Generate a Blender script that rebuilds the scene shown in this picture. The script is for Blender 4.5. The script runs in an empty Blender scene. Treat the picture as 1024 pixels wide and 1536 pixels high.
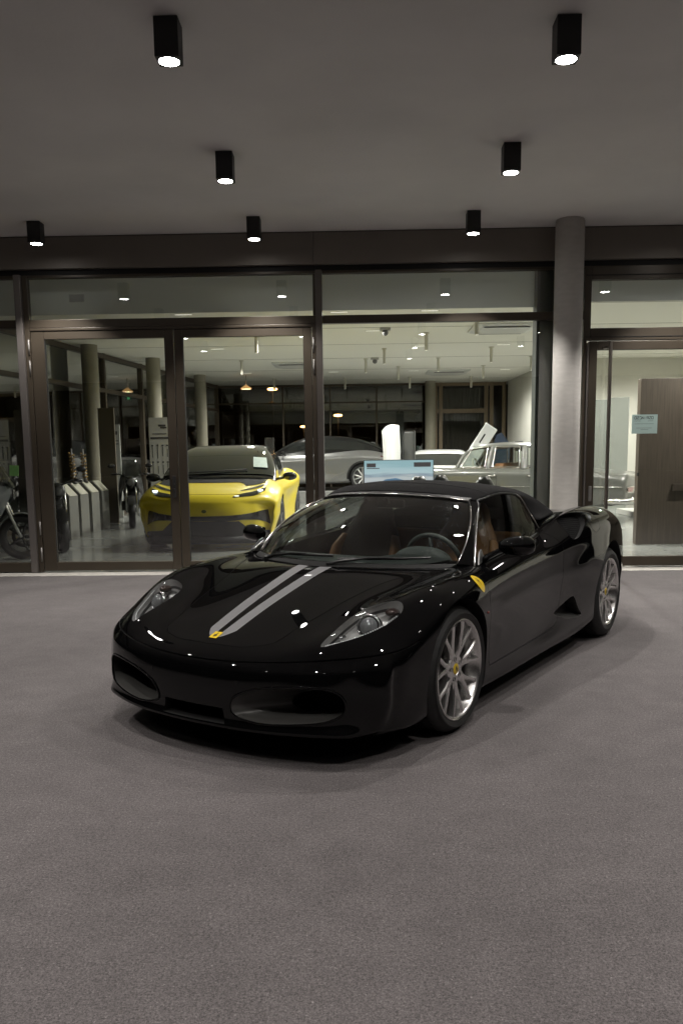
import bpy, bmesh, math, random
import numpy as np
from mathutils import Vector, Matrix
from mathutils.bvhtree import BVHTree
random.seed(7)
R=math.radians
SC=bpy.context.scene
COL=SC.collection

# ------------------------------------------------------------------ materials
MATS={}
def mat(name,col=(.5,.5,.5),rough=.5,metal=0.,coat=0.,spec=None,emit=None,estr=0.,noise=0.,nscale=20.,bump=0.,bscale=200.,rvar=0.,stretch=(1,1,1),trans=0.):
    if name in MATS: return MATS[name]
    m=bpy.data.materials.new(name); m.use_nodes=True; nt=m.node_tree; b=nt.nodes['Principled BSDF']
    b.inputs['Base Color'].default_value=(*col,1); b.inputs['Roughness'].default_value=rough; b.inputs['Metallic'].default_value=metal
    b.inputs['Coat Weight'].default_value=coat; b.inputs['Coat Roughness'].default_value=.02
    if spec is not None: b.inputs['Specular IOR Level'].default_value=spec
    if emit: b.inputs['Emission Color'].default_value=(*emit,1); b.inputs['Emission Strength'].default_value=estr
    L=nt.links
    if noise or rvar or bump:
        tc=nt.nodes.new('ShaderNodeTexCoord'); mp=nt.nodes.new('ShaderNodeMapping'); mp.inputs['Scale'].default_value=stretch
        L.new(tc.outputs['Object'],mp.inputs['Vector'])
    if noise or rvar:
        n=nt.nodes.new('ShaderNodeTexNoise'); n.inputs['Scale'].default_value=nscale; n.inputs['Detail'].default_value=6
        L.new(mp.outputs[0],n.inputs['Vector'])
        if noise:
            r=nt.nodes.new('ShaderNodeMapRange'); r.inputs['From Min'].default_value=.25; r.inputs['From Max'].default_value=.75
            r.inputs['To Min'].default_value=1-noise; r.inputs['To Max'].default_value=1+noise; L.new(n.outputs['Fac'],r.inputs['Value'])
            mx=nt.nodes.new('ShaderNodeVectorMath'); mx.operation='SCALE'; mx.inputs[0].default_value=col; L.new(r.outputs[0],mx.inputs['Scale'])
            L.new(mx.outputs[0],b.inputs['Base Color'])
        if rvar:
            r=nt.nodes.new('ShaderNodeMapRange'); r.inputs['To Min'].default_value=max(0,rough-rvar); r.inputs['To Max'].default_value=rough+rvar
            L.new(n.outputs['Fac'],r.inputs['Value']); L.new(r.outputs[0],b.inputs['Roughness'])
    if bump:
        n2=nt.nodes.new('ShaderNodeTexNoise'); n2.inputs['Scale'].default_value=bscale; n2.inputs['Detail'].default_value=4
        L.new(mp.outputs[0],n2.inputs['Vector'])
        bp=nt.nodes.new('ShaderNodeBump'); bp.inputs['Strength'].default_value=bump; bp.inputs['Distance'].default_value=.01
        L.new(n2.outputs['Fac'],bp.inputs['Height']); L.new(bp.outputs[0],b.inputs['Normal'])
    MATS[name]=m; return m
def glass(name,tint=(.9,.95,.93),rough=0.,boost=1.):
    m=bpy.data.materials.new(name); m.use_nodes=True; nt=m.node_tree; nt.nodes.clear()
    o=nt.nodes.new('ShaderNodeOutputMaterial'); mx=nt.nodes.new('ShaderNodeMixShader'); t=nt.nodes.new('ShaderNodeBsdfTransparent'); g=nt.nodes.new('ShaderNodeBsdfGlossy')
    t.inputs[0].default_value=(*tint,1); g.inputs['Roughness'].default_value=rough
    f=nt.nodes.new('ShaderNodeFresnel'); f.inputs['IOR'].default_value=1.5
    mu=nt.nodes.new('ShaderNodeMath'); mu.operation='MULTIPLY'; mu.inputs[1].default_value=boost; mu.use_clamp=True
    nt.links.new(f.outputs[0],mu.inputs[0]); nt.links.new(mu.outputs[0],mx.inputs[0])
    nt.links.new(t.outputs[0],mx.inputs[1]); nt.links.new(g.outputs[0],mx.inputs[2]); nt.links.new(mx.outputs[0],o.inputs[0])
    MATS[name]=m; return m

mat('badge_yellow',(.72,.50,.02),.3,coat=.6); mat('emblem_black',(.01,.01,.01),.4); mat('tyre_rubber',(.012,.012,.012),.62,noise=.25,nscale=30,bump=.15,bscale=90)
mat('brake_steel',(.10,.095,.09),.42,1.,noise=.15,nscale=60); mat('tail_red',(.30,.012,.012),.15,coat=1); mat('powder_black',(.011,.011,.012),.5,noise=.1,nscale=50)
# ------------------------------------------------------------------ mesh helpers
class B:
    def __init__(s): s.bm=bmesh.new(); s.mi=0
    def face(s,vs,smooth=False):
        try: f=s.bm.faces.new(vs)
        except ValueError: return None
        f.material_index=s.mi; f.smooth=smooth; return f
    def v(s,p): return s.bm.verts.new(p)
    def box(s,c,d,M=None,bev=0.):
        r=bmesh.ops.create_cube(s.bm,size=1.)['verts']
        for v in r:
            v.co=Vector((v.co.x*d[0],v.co.y*d[1],v.co.z*d[2]))
        fs=list({f for v in r for f in v.link_faces})
        if bev:
            es=list({e for v in r for e in v.link_edges})
            q=bmesh.ops.bevel(s.bm,geom=es,offset=bev,segments=2,affect='EDGES',profile=.5)
            r=list({v for f in q['faces'] for v in f.verts}|{v for v in r if v.is_valid})
            fs=list({f for v in r for f in v.link_faces})
        for f in fs: f.material_index=s.mi
        T=Matrix.Translation(c) @ (M.to_4x4() if M else Matrix.Identity(4))
        for v in r: v.co=T@v.co
        return r
    def b2(s,a,b,bev=0.):
        return s.box([(a[i]+b[i])/2 for i in range(3)],[abs(b[i]-a[i]) for i in range(3)],None,bev)
    def loft(s,rings,closed=True,caps=False,smooth=True):
        V=[[s.v(p) for p in r] for r in rings]
        n=len(V[0])
        for a,b in zip(V,V[1:]):
            for i in range(n if closed else n-1):
                j=(i+1)%n; s.face([a[i],a[j],b[j],b[i]],smooth)
        if caps:
            s.face(V[0][::-1],False); s.face(V[-1],False)
        return V
    def tube(s,pts,r,n=10,caps=True,flat=1.):
        pts=[Vector(p) for p in pts]; rs=r if isinstance(r,(list,tuple)) else [r]*len(pts)
        rings=[]; prev=None
        for i,p in enumerate(pts):
            d=(pts[min(i+1,len(pts)-1)]-pts[max(i-1,0)]).normalized()
            if prev is None:
                u=Vector((0,0,1)) if abs(d.z)<.9 else Vector((1,0,0))
            else: u=prev
            a=d.cross(u).normalized(); u=a.cross(d).normalized(); prev=u
            rings.append([p+rs[i]*(math.cos(2*math.pi*k/n)*a+flat*math.sin(2*math.pi*k/n)*u) for k in range(n)])
        s.loft(rings,True,caps)
    def cyl(s,p0,p1,r,n=24,r2=None):
        s.tube([p0,p1],[r,r if r2 is None else r2],n)
    def prism(s,poly,axis,lo,hi,smooth=False):
        # poly: list of 2d pts in the plane perpendicular to axis ('x': (y,z), 'y': (x,z), 'z': (x,y))
        def P(q,t):
            return {'x':(t,q[0],q[1]),'y':(q[0],t,q[1]),'z':(q[0],q[1],t)}[axis]
        a=[s.v(P(q,lo)) for q in poly]; b=[s.v(P(q,hi)) for q in poly]; n=len(poly)
        for i in range(n): s.face([a[i],a[(i+1)%n],b[(i+1)%n],b[i]],smooth)
        s.face(a[::-1]); s.face(b)
    def lathe(s,prof,axis='y',n=48,c=(0,0,0),smooth=True):
        # prof (r,t): radius, position on the axis
        rings=[]
        for (r,t) in prof:
            ring=[]
            for k in range(n):
                a=2*math.pi*k/n; u,w=r*math.cos(a),r*math.sin(a)
                p={'x':(t,u,w),'y':(u,t,w),'z':(u,w,t)}[axis]
                ring.append(Vector(p)+Vector(c))
            rings.append(ring)
        s.loft(rings,True,False,smooth)
    def patch(s,grid,smooth=True):
        s.loft(grid,False,False,smooth)
    def uv(s,c,r,n=16,sc=(1,1,1)):
        q=bmesh.ops.create_uvsphere(s.bm,u_segments=n,v_segments=n//2+2,radius=r)['verts']
        for v in q: v.co=Vector((v.co.x*sc[0],v.co.y*sc[1],v.co.z*sc[2]))+Vector(c)
        for f in {f for v in q for f in v.link_faces}: f.smooth=True; f.material_index=s.mi
        return q
    def obj(s,name,mats,parent=None,sharp=None,recalc=True,M=None):
        if recalc: bmesh.ops.recalc_face_normals(s.bm,faces=s.bm.faces)
        me=bpy.data.meshes.new(name); s.bm.to_mesh(me); s.bm.free()
        return link(name,me,mats,parent,sharp,M)
def link(name,me,mats,parent=None,sharp=None,M=None):
    o=bpy.data.objects.new(name,me); COL.objects.link(o)
    if mats is not None:
        mi=[p.material_index for p in me.polygons]; me.materials.clear()
        for m in (mats if isinstance(mats,(list,tuple)) else [mats]): me.materials.append(m)
        if any(mi): me.polygons.foreach_set('material_index',mi)
    if sharp is not None:
        for p in me.polygons: p.use_smooth=True
        me.set_sharp_from_angle(angle=R(sharp))
    if parent is not None: o.parent=parent
    if M is not None: o.matrix_local=M
    return o
def tag(o,label=None,cat=None,group=None,kind=None):
    if label: o['label']=label
    if cat: o['category']=cat
    if group: o['group']=group
    if kind: o['kind']=kind
    return o
def thing(name,label,cat,loc=(0,0,0),rz=0.,group=None):
    o=bpy.data.objects.new(name,None); COL.objects.link(o); o.empty_display_size=.1
    o.location=loc; o.rotation_euler=(0,0,rz); return tag(o,label,cat,group)
def dup(root,loc,rz,label,group=None,sc=None):
    def cp(o,par):
        c=o.copy(); COL.objects.link(c); c.parent=par
        for ch in list(o.children): cp(ch,c)
        return c
    r=cp(root,None); r.location=loc; r.rotation_euler=(0,0,rz); r['label']=label
    if group: r['group']=group
    return r
def ev(o):
    dg=bpy.context.evaluated_depsgraph_get(); dg.update()
    return bpy.data.meshes.new_from_object(o.evaluated_get(dg))
def kill(o):
    me=o.data; bpy.data.objects.remove(o); 
    if me and me.users==0: bpy.data.meshes.remove(me)
def spl(pts,n):
    # Catmull-Rom through pts, n samples
    P=[Vector(p) for p in pts]; out=[]
    m=len(P)-1
    for k in range(n):
        t=k/(n-1)*m; i=min(int(t),m-1); f=t-i
        p0=P[max(i-1,0)] if i>0 else 2*P[0]-P[1]; p1=P[i]; p2=P[i+1]; p3=P[i+2] if i+2<=m else 2*P[m]-P[m-1]
        out.append(.5*((2*p1)+(p2-p0)*f+(2*p0-5*p1+4*p2-p3)*f*f+(3*p1-p0-3*p2+p3)*f**3))
    return out

# ---- closed box-topology car body: subdivision cage fitted so that its limit surface passes through the given points
def body_surface(top,side,front,rear,level=3,iters=14,creases=()):
    """top[i][j] stations x rows (row 0 on the centre line, last row = shoulder); side[i][k] below the shoulder;
    front[j][k], rear[j][k] below the nose / tail edge for rows j < last. Returns object of the closed subdivided solid."""
    ni=len(top); nj=len(top[0]); nk=len(side[0])
    pts=[]; idx={}
    def add(key,p):
        for s in (1,-1):
            if abs(p[1])<1e-6 and s==-1: idx[key+(-1,)]=idx[key+(1,)]; continue
            idx[key+(s,)]=len(pts); pts.append((p[0],p[1]*s,p[2]))
    for i in range(ni):
        for j in range(nj): add(('t',i,j),top[i][j])
        for k in range(nk): add(('s',i,k),side[i][k])
    for j in range(nj-1):
        for k in range(nk): add(('f',j,k),front[j][k]); add(('r',j,k),rear[j][k])
    def S(i,k,s): return idx[('t',i,nj-1,s)] if k<0 else idx[('s',i,k,s)]
    def F(j,k,s): 
        if k<0: return idx[('t',0,j,s)]
        return idx[('s',0,k,s)] if j==nj-1 else idx[('f',j,k,s)]
    def Rr(j,k,s):
        if k<0: return idx[('t',ni-1,j,s)]
        return idx[('s',ni-1,k,s)] if j==nj-1 else idx[('r',j,k,s)]
    faces=[]
    for s in (1,-1):
        def q(*f): faces.append(f if s==1 else f[::-1])
        for i in range(ni-1):
            for j in range(nj-1): q(idx[('t',i,j,s)],idx[('t',i,j+1,s)],idx[('t',i+1,j+1,s)],idx[('t',i+1,j,s)])
            for k in range(-1,nk-1): q(S(i,k,s),S(i,k+1,s),S(i+1,k+1,s),S(i+1,k,s))
        for j in range(nj-1):
            for k in range(-1,nk-1):
                q(F(j,k,s),F(j,k+1,s),F(j+1,k+1,s),F(j+1,k,s)); q(Rr(j,k,s),Rr(j+1,k,s),Rr(j+1,k+1,s),Rr(j,k+1,s))
    kb=nk-1
    ring=[F(j,kb,1) for j in range(nj)]+[S(i,kb,1) for i in range(1,ni)]+[Rr(j,kb,1) for j in range(nj-2,-1,-1)]
    ring+=[Rr(j,kb,-1) for j in range(1,nj)]+[S(i,kb,-1) for i in range(ni-2,-1,-1)]+[F(j,kb,-1) for j in range(nj-2,0,-1)]
    faces.append(tuple(ring))
    tgt=np.array(pts); cage=tgt.copy()
    me=bpy.data.meshes.new('cage'); me.from_pydata([tuple(p) for p in pts],[],faces); me.update()
    bm=bmesh.new(); bm.from_mesh(me); bmesh.ops.recalc_face_normals(bm,faces=bm.faces)
    cl=bm.edges.layers.float.get('crease_edge') or bm.edges.layers.float.new('crease_edge')
    rs=set(zip(ring,ring[1:]+ring[:1]))
    soft={}
    for kind,i0,i1,r,wt in creases:
        for s in (1,-1):
            ks=[(kind,i,r,s) if kind!='n' else ('t',r,i,s) for i in range(i0,i1+1)]
            for p,q in zip(ks,ks[1:]): soft[frozenset((idx[p],idx[q]))]=wt
    for e in bm.edges:
        a,b=e.verts[0].index,e.verts[1].index
        if (a,b) in rs or (b,a) in rs: e[cl]=1.
        elif frozenset((a,b)) in soft: e[cl]=soft[frozenset((a,b))]
    bm.to_mesh(me); bm.free()
    o=bpy.data.objects.new('cage',me); COL.objects.link(o)
    md=o.modifiers.new('s','SUBSURF'); md.levels=1; md.render_levels=1; md.use_limit_surface=True; md.quality=3
    n=len(pts)
    for it in range(iters):
        em=ev(o); co=np.empty(len(em.vertices)*3); em.vertices.foreach_get('co',co); lim=co.reshape(-1,3)[:n]
        bpy.data.meshes.remove(em)
        cage=cage+(tgt-lim)*.9
        cage[np.abs(tgt[:,1])<1e-6,1]=0
        me.vertices.foreach_set('co',cage.ravel()); me.update()
    md.levels=level
    em=ev(o); kill(o)
    for p in em.polygons: p.use_smooth=True
    return em

def boolean(me,cutters,op='DIFFERENCE'):
    a=bpy.data.objects.new('a',me); COL.objects.link(a)
    bs=[]
    for cm in cutters:
        b=bpy.data.objects.new('b',cm); COL.objects.link(b); bs.append(b)
        md=a.modifiers.new('b','BOOLEAN'); md.operation=op; md.object=b; md.solver='MANIFOLD'
    r=ev(a)
    bpy.data.objects.remove(a)
    for b in bs: bpy.data.objects.remove(b)
    return r
def cutter(build):
    b=B(); build(b); bmesh.ops.recalc_face_normals(b.bm,faces=b.bm.faces)
    me=bpy.data.meshes.new('cut'); b.bm.to_mesh(me); b.bm.free(); return me
class Surf:
    """reference surface: gives smooth normals and projections"""
    def __init__(s,me):
        me.calc_loop_triangles() if hasattr(me,'calc_loop_triangles') else None
        s.co=[v.co.copy() for v in me.vertices]; s.no=[v.normal.copy() for v in me.vertices]
        s.tri=[tuple(t.vertices) for t in me.loop_triangles]
        s.bvh=BVHTree.FromPolygons(s.co,s.tri)
    def normal_at(s,p,ti):
        a,b,c=s.tri[ti]; A,Bb,C=s.co[a],s.co[b],s.co[c]
        n=(Bb-A).cross(C-A); d=n.length_squared or 1e-12
        w0=(Bb-p).cross(C-p).dot(n)/d; w1=(C-p).cross(A-p).dot(n)/d; w2=1-w0-w1
        return (s.no[a]*w0+s.no[b]*w1+s.no[c]*w2).normalized()
    def near(s,p):
        loc,n,ti,d=s.bvh.find_nearest(p); return loc,s.normal_at(loc,ti),d
    def cast(s,o,d):
        loc,n,ti,dist=s.bvh.ray_cast(Vector(o),Vector(d).normalized())
        if loc is None: return None,None
        return loc,s.normal_at(loc,ti)
def fix_normals(me,surf,tol=.0015,inner=1,keep=None):
    """faces on the reference surface keep its smooth normals (material 0), cut faces get material index `inner`"""
    on=[]
    for p in me.polygons:
        loc,n,d=surf.near(p.center)
        on.append(d<tol and n.dot(p.normal)>.7)
        p.use_smooth=True
        p.material_index=0 if on[-1] else inner
    me.set_sharp_from_angle(angle=R(35))
    base=[Vector(n.vector) for n in me.corner_normals]
    nl=[None]*len(me.loops)
    for p,f in zip(me.polygons,on):
        for li in p.loop_indices:
            if f:
                loc,n,d=surf.near(me.vertices[me.loops[li].vertex_index].co); nl[li]=n
            else: nl[li]=base[li]
    me.normals_split_custom_set(nl)
    return me
# ------------------------------------------------------------------ the black roadster: body surface (car frame: x forward, y left, z up, front axle at x=0)
def roadster_tables():
    T=[ # each station: six points from the centre line to the shoulder
     [(.945,0,.43),(.93,.25,.432),(.885,.47,.436),(.80,.66,.443),(.725,.765,.448),(.64,.855,.452)],
     [(.905,0,.478),(.89,.25,.478),(.85,.465,.480),(.775,.645,.486),(.695,.755,.490),(.605,.863,.482)],
     [(.76,0,.540),(.755,.25,.536),(.745,.465,.538),(.715,.625,.550),(.625,.77,.540),(.545,.874,.508)],
     [(.55,0,.612),(.548,.25,.607),(.545,.47,.599),(.535,.64,.615),(.49,.782,.604),(.44,.893,.556)],
     [(.35,0,.672),(.35,.25,.666),(.35,.48,.653),(.345,.65,.674),(.335,.79,.680),(.31,.906,.62)],
     [(.15,0,.726),(.15,.25,.720),(.15,.50,.702),(.15,.66,.712),(.15,.795,.735),(.145,.912,.676)],
     [(-.02,0,.766),(-.02,.25,.761),(-.02,.51,.741),(-.02,.675,.736),(-.02,.80,.752),(-.02,.912,.700)],
     [(-.2,0,.785),(-.2,.25,.781),(-.2,.52,.766),(-.2,.69,.752),(-.2,.80,.764),(-.2,.906,.712)],
     [(-.45,0,.785),(-.45,.25,.785),(-.45,.53,.782),(-.45,.70,.772),(-.45,.795,.772),(-.45,.897,.720)],
     [(-.8,0,.80),(-.8,.25,.80),(-.8,.53,.80),(-.8,.70,.798),(-.8,.795,.798),(-.8,.887,.742)],
     [(-1.2,0,.83),(-1.2,.25,.83),(-1.2,.53,.83),(-1.2,.69,.828),(-1.2,.79,.825),(-1.2,.882,.770)],
     [(-1.5,0,.87),(-1.5,.25,.87),(-1.5,.53,.868),(-1.5,.68,.862),(-1.5,.785,.855),(-1.5,.885,.800)],
     [(-1.8,0,.935),(-1.8,.25,.945),(-1.8,.50,.94),(-1.8,.66,.925),(-1.8,.785,.928),(-1.8,.900,.855)],
     [(-2.1,0,.955),(-2.1,.25,.985),(-2.1,.48,.985),(-2.1,.65,.955),(-2.1,.79,.978),(-2.1,.920,.893)],
     [(-2.4,0,.955),(-2.4,.25,.975),(-2.4,.48,.97),(-2.4,.64,.962),(-2.4,.79,.990),(-2.4,.928,.908)],
     [(-2.7,0,.94),(-2.7,.25,.945),(-2.7,.48,.94),(-2.7,.64,.948),(-2.7,.785,.975),(-2.7,.925,.900)],
     [(-3.0,0,.915),(-3.0,.25,.912),(-3.0,.48,.905),(-3.0,.64,.912),(-3.0,.76,.922),(-3.0,.885,.85)],
     [(-3.25,0,.885),(-3.245,.25,.882),(-3.235,.47,.875),(-3.22,.63,.868),(-3.20,.73,.852),(-3.18,.84,.785)],
     [(-3.43,0,.81),(-3.425,.25,.808),(-3.41,.46,.80),(-3.38,.60,.79),(-3.33,.70,.77),(-3.27,.80,.72)],
    ]
    def sd(x,E,a):  # five rows under the shoulder: (y,z) list
        return [(x if len(q)==2 else q[2],q[0],q[1]) for q in a]
    S=[
     sd(.64,0,[(.868,.385,.645),(.865,.29,.65),(.838,.205,.65),(.812,.16,.645),(.77,.135,.61)]),
     sd(.60,0,[(.878,.395),(.876,.295),(.853,.205),(.83,.158),(.79,.13)]),
     sd(.54,0,[(.895,.42),(.892,.31),(.873,.207),(.855,.155),(.81,.125)]),
     sd(.44,0,[(.915,.47),(.912,.35),(.898,.22),(.880,.145),(.82,.118)]),
     sd(.31,0,[(.932,.53),(.936,.40),(.918,.25),(.888,.145),(.82,.118)]),
     sd(.145,0,[(.940,.575),(.948,.44),(.930,.27),(.893,.145),(.82,.118)]),
     sd(-.02,0,[(.941,.595),(.950,.455),(.932,.28),(.897,.148),(.82,.118)]),
     sd(-.2,0,[(.936,.61),(.941,.49),(.924,.28),(.902,.15),(.83,.12)]),
     sd(-.45,0,[(.917,.63),(.921,.525),(.904,.29),(.908,.155),(.84,.12)]),
     sd(-.8,0,[(.901,.655),(.906,.555),(.893,.31),(.912,.16),(.85,.125)]),
     sd(-1.2,0,[(.896,.680),(.897,.578),(.886,.32),(.915,.165),(.85,.13)]),
     sd(-1.5,0,[(.902,.700),(.902,.585),(.890,.33),(.917,.165),(.85,.13)]),
     sd(-1.8,0,[(.920,.720),(.924,.590),(.906,.34),(.920,.165),(.85,.13)]),
     sd(-2.1,0,[(.946,.735),(.953,.585),(.932,.35),(.920,.17),(.85,.13)]),
     sd(-2.4,0,[(.960,.740),(.970,.55),(.955,.36),(.918,.18),(.85,.14)]),
     sd(-2.7,0,[(.952,.735),(.960,.55),(.948,.37),(.912,.20),(.85,.15)]),
     sd(-3.0,0,[(.918,.70),(.925,.53),(.915,.38),(.885,.24),(.85,.19)]),
     sd(-3.18,0,[(.875,.65),(.882,.50),(.87,.37),(.85,.26),(.82,.22)]),
     sd(-3.28,0,[(.83,.60,-3.30),(.835,.47,-3.31),(.82,.36,-3.30),(.80,.27,-3.27),(.80,.24,-3.24)]),
    ]
    fx=[(.955,.952,.945,.955,.905),(.940,.937,.930,.940,.892),(.893,.892,.888,.897,.855),(.812,.814,.815,.825,.785),(.735,.738,.742,.752,.715)]
    fy=[0,.25,.47,.66,.765]; fz=(.375,.285,.205,.165,.14)
    Fr=[[(fx[j][k],fy[j]*(1 if k<4 else .97),fz[k]) for k in range(5)] for j in range(5)]
    ry=[0,.25,.46,.61,.72]; rx=[-3.46,-3.455,-3.44,-3.41,-3.37]; rz=(.66,.50,.37,.28,.25)
    Rr=[[(rx[j]+(0,-.005,0,.03,.06)[k],ry[j],rz[k]) for k in range(5)] for j in range(5)]
    return T,S,Fr,Rr
# ------------------------------------------------------------------ the black roadster: parts
def ear(outline):  # resample a closed 3d outline smoothly
    n=len(outline); P=[Vector(p) for p in outline]; out=[]
    for i in range(n):
        p0,p1,p2,p3=P[i-1],P[i],P[(i+1)%n],P[(i+2)%n]
        for f in (0,.25,.5,.75):
            out.append(.5*((2*p1)+(p2-p0)*f+(2*p0-5*p1+4*p2-p3)*f*f+(3*p1-p0-3*p2+p3)*f**3))
    return out
def skin(b,outline,surf=None,off=0.,rings=6,d=None,lift=None):
    """fan patch filling a closed outline, laid on the surface"""
    c=sum(outline,Vector())/len(outline); G=[]
    def put(p):
        if surf is None: return p
        if d is not None:
            l,n=surf.cast(p+d*.15,-d)
            if l is None: l,n,_=surf.near(p)
        else: l,n,_=surf.near(p)
        return l+n*off
    for r in range(rings):
        t=1-r/rings
        ring=[put(c+(p-c)*t) for p in outline]
        if lift: ring=[q+lift*(1-t*t) for q in ring]
        G.append(ring)
    V=b.loft(G,True,False,True)
    cv=b.v(put(c)+(lift or Vector()))
    n=len(outline)
    for i in range(n): b.face([V[-1][i],V[-1][(i+1)%n],cv],True)
def pocket(b,outline,d,depth,shrink=1.,shift=(0,0,0),more=None,out=.05,lin=False):
    c=sum(outline,Vector())/len(outline); sh=Vector(shift)
    rings=[[p+d*out for p in outline],[p-d*.004 for p in outline]]
    steps=5
    for k in range(1,steps+1):
        t=k/steps; e=t if lin else t*t*(3-2*t)
        rings.append([c+(p-c)*(1+(shrink-1)*e)+sh*e-d*(.004+depth*t) for p in outline])
    if more: rings.append([p-d*more for p in rings[-1]])
    b.loft(rings,True,True,True)
def groove(b,pts,surf,w=.005,depth=.012,out=.012):
    P=[Vector(p) for p in pts]; rings=[]
    for i,p in enumerate(P):
        l,n,_=surf.near(p); t=(P[min(i+1,len(P)-1)]-P[max(i-1,0)]).normalized(); s=n.cross(t).normalized()*w/2
        rings.append([l+s+n*out,l-s+n*out,l-s-n*depth,l+s-n*depth])
    b.loft(rings,True,True,False)
def onsurf(surf,pts,d=(0,0,1)):
    d=Vector(d); out=[]
    for p in pts:
        l,n=surf.cast(Vector(p)+d*1.,-d)
        out.append(l if l is not None else surf.near(Vector(p))[0])
    return out
def mirror_y(pts): return [(p[0],-p[1],p[2]) for p in pts]
def lod(n): return n

def wheel_builder(R_t,width,Rr=.2535):
    """returns function(parent, side) building tyre, rim, brake parts; t=0 outer face, inward negative"""
    def build(root,x,yface,z,sd):
        w=bpy.data.objects.new('wheel',None); COL.objects.link(w); w.parent=root; w.location=(x,yface*sd,z)
        w.rotation_euler=(0,0,0 if sd>0 else math.pi)
        b=B(); W=width
        tread=[(R_t-.022,-.012),(R_t-.008,-.024),(R_t-.002,-.038)]
        k=4
        for i in range(k):
            t0=-.045-(W-.09)*i/(k-1)
            tread+=[(R_t,t0+.006) if i else (R_t,t0),(R_t,t0-.004),(R_t-.007,t0-.005),(R_t-.007,t0-.012),(R_t,t0-.013)]
        tread+=[(R_t-.004,-W+.03),(R_t-.02,-W+.012),(Rr+.01,-W),(Rr-.02,-W+.004)]
        b.lathe([(Rr-.008,-.012),(Rr+.002,-.004),(Rr+.012,.003),(Rr+.024,.005),(Rr+.03,.0075),(Rr+.036,.005),(R_t-.022-.012,.001)]+tread,'y',64)
        b.obj('tyre',mat('tyre_rubber',(.012,.012,.012),.62,noise=.25,nscale=30,bump=.15,bscale=90),w,sharp=40)
        b=B()
        b.lathe([(Rr-.012,-.014),(Rr,-.005),(Rr+.002,0),(Rr-.003,.003),(Rr-.010,-.001),(Rr-.016,-.012),(Rr-.022,-.03),(Rr-.032,-.05),(Rr-.036,-.10),(Rr-.034,-W+.04),(Rr-.01,-W+.01)],'y',72)
        # spokes: ten Y shaped
        def bar(rows):
            rings=[]
            for (r,a,hw,t,dp) in rows:
                c,s=math.cos(a),math.sin(a); u=Vector((c,0,s)); q=Vector((-s,0,c)); p=u*r
                rings.append([p-q*hw+Vector((0,t-dp,0)),p-q*hw+Vector((0,t-.006,0)),p-q*(hw*.5)+Vector((0,t,0)),p+q*(hw*.5)+Vector((0,t,0)),p+q*hw+Vector((0,t-.006,0)),p+q*hw+Vector((0,t-dp,0))])
            b.loft(rings,True,True,True)
        for k in range(7):
            a=2*math.pi*(k+.25)/7
            bar([(.050,a,.027,-.028,.03),(.080,a,.027,-.024,.03),(.100,a,.0255,-.0215,.028),(.118,a,.016,-.0205,.026)])
            for s in (-1,1):
                bar([(.080,a+s*.10,.0135,-.0245,.028),(.11,a+s*.105,.0130,-.0205,.027),(.14,a+s*.130,.0122,-.0165,.026),(.175,a+s*.175,.0118,-.013,.025),(.21,a+s*.208,.0118,-.0105,.023),(.231,a+s*.218,.0150,-.0095,.021),(.245,a+s*.218,.0235,-.0095,.02)])
        b.lathe([(.0,-.028),(.030,-.028),(.034,-.0235),(.060,-.0240),(.072,-.0265),(.078,-.034),(.080,-.07)],'y',48)
        rim=b.obj('rim',mat('silver_alloy',(.74,.73,.72),.27,1.),w,sharp=32)
        b=B()
        for k in range(5):
            a=2*math.pi*(k+.1)/5; c=(.052*math.cos(a),0,.052*math.sin(a))
            b.lathe([(.0,-.034),(.008,-.034),(.0095,-.022),(.0115,-.0215),(.0125,-.026)],'y',14,c)
        b.obj('wheel_bolts',mat('dark_bolt',(.06,.06,.06),.4,.6),rim,sharp=40)
        b=B(); b.lathe([(0,-.0215),(.024,-.0215),(.0275,-.0235),(.0275,-.03)],'y',28)
        cp=b.obj('centre_cap',mat('badge_yellow',(.72,.50,.02),.3,coat=.6),w,sharp=40)
        b=B(); horse(b,lambda u,v:Vector((u*.0165,-.0205,v*.0165)))
        b.obj('horse_emblem',mat('emblem_black',(.01,.01,.01),.4),cp)
        b=B(); b.lathe([(.075,-.088),(.165,-.088),(.165,-.10),(.075,-.10)],'y',48)
        b.lathe([(.0,-.13),(.232,-.13),(.232,-.135)],'y',40); b.obj('brake_disc',mat('brake_steel',(.22,.21,.20),.38,1.,noise=.15,nscale=60),w,sharp=40)  # second lathe is an added dark backing disc to blacken the spoke gaps
        b=B()
        pts=[]
        for k in range(9):
            a=R(150+k*9); pts.append((a))
        rings=[[Vector((r*math.cos(a),t,r*math.sin(a))) for r,t in ((.115,-.075),(.175,-.075),(.185,-.09),(.185,-.125),(.115,-.125))] for a in pts]
        b.loft(rings,True,True,False); b.obj('brake_caliper',mat('caliper_grey',(.05,.05,.05),.4),w,sharp=40)
        return w
    return build
HORSE=[(-.15,-1),(.05,-.95),(-.02,-.55),(.12,-.2),(.35,-.1),(.62,-.3),(.7,-.2),(.45,.05),(.35,.2),(.7,.25),(.72,.38),(.3,.42),(.2,.6),(.42,.75),(.35,.95),(.05,.9),(-.15,.6),(-.2,.3),(-.45,.2),(-.7,.45),(-.78,.35),(-.5,.02),(-.3,-.1),(-.25,-.45),(-.45,-.6),(-.42,-.75),(-.18,-.6)]
def horse(b,f):
    vs=[b.v(f(u,v)) for u,v in HORSE]; fc=b.face(vs)
    if fc: bmesh.ops.triangulate(b.bm,faces=[fc])

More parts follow.
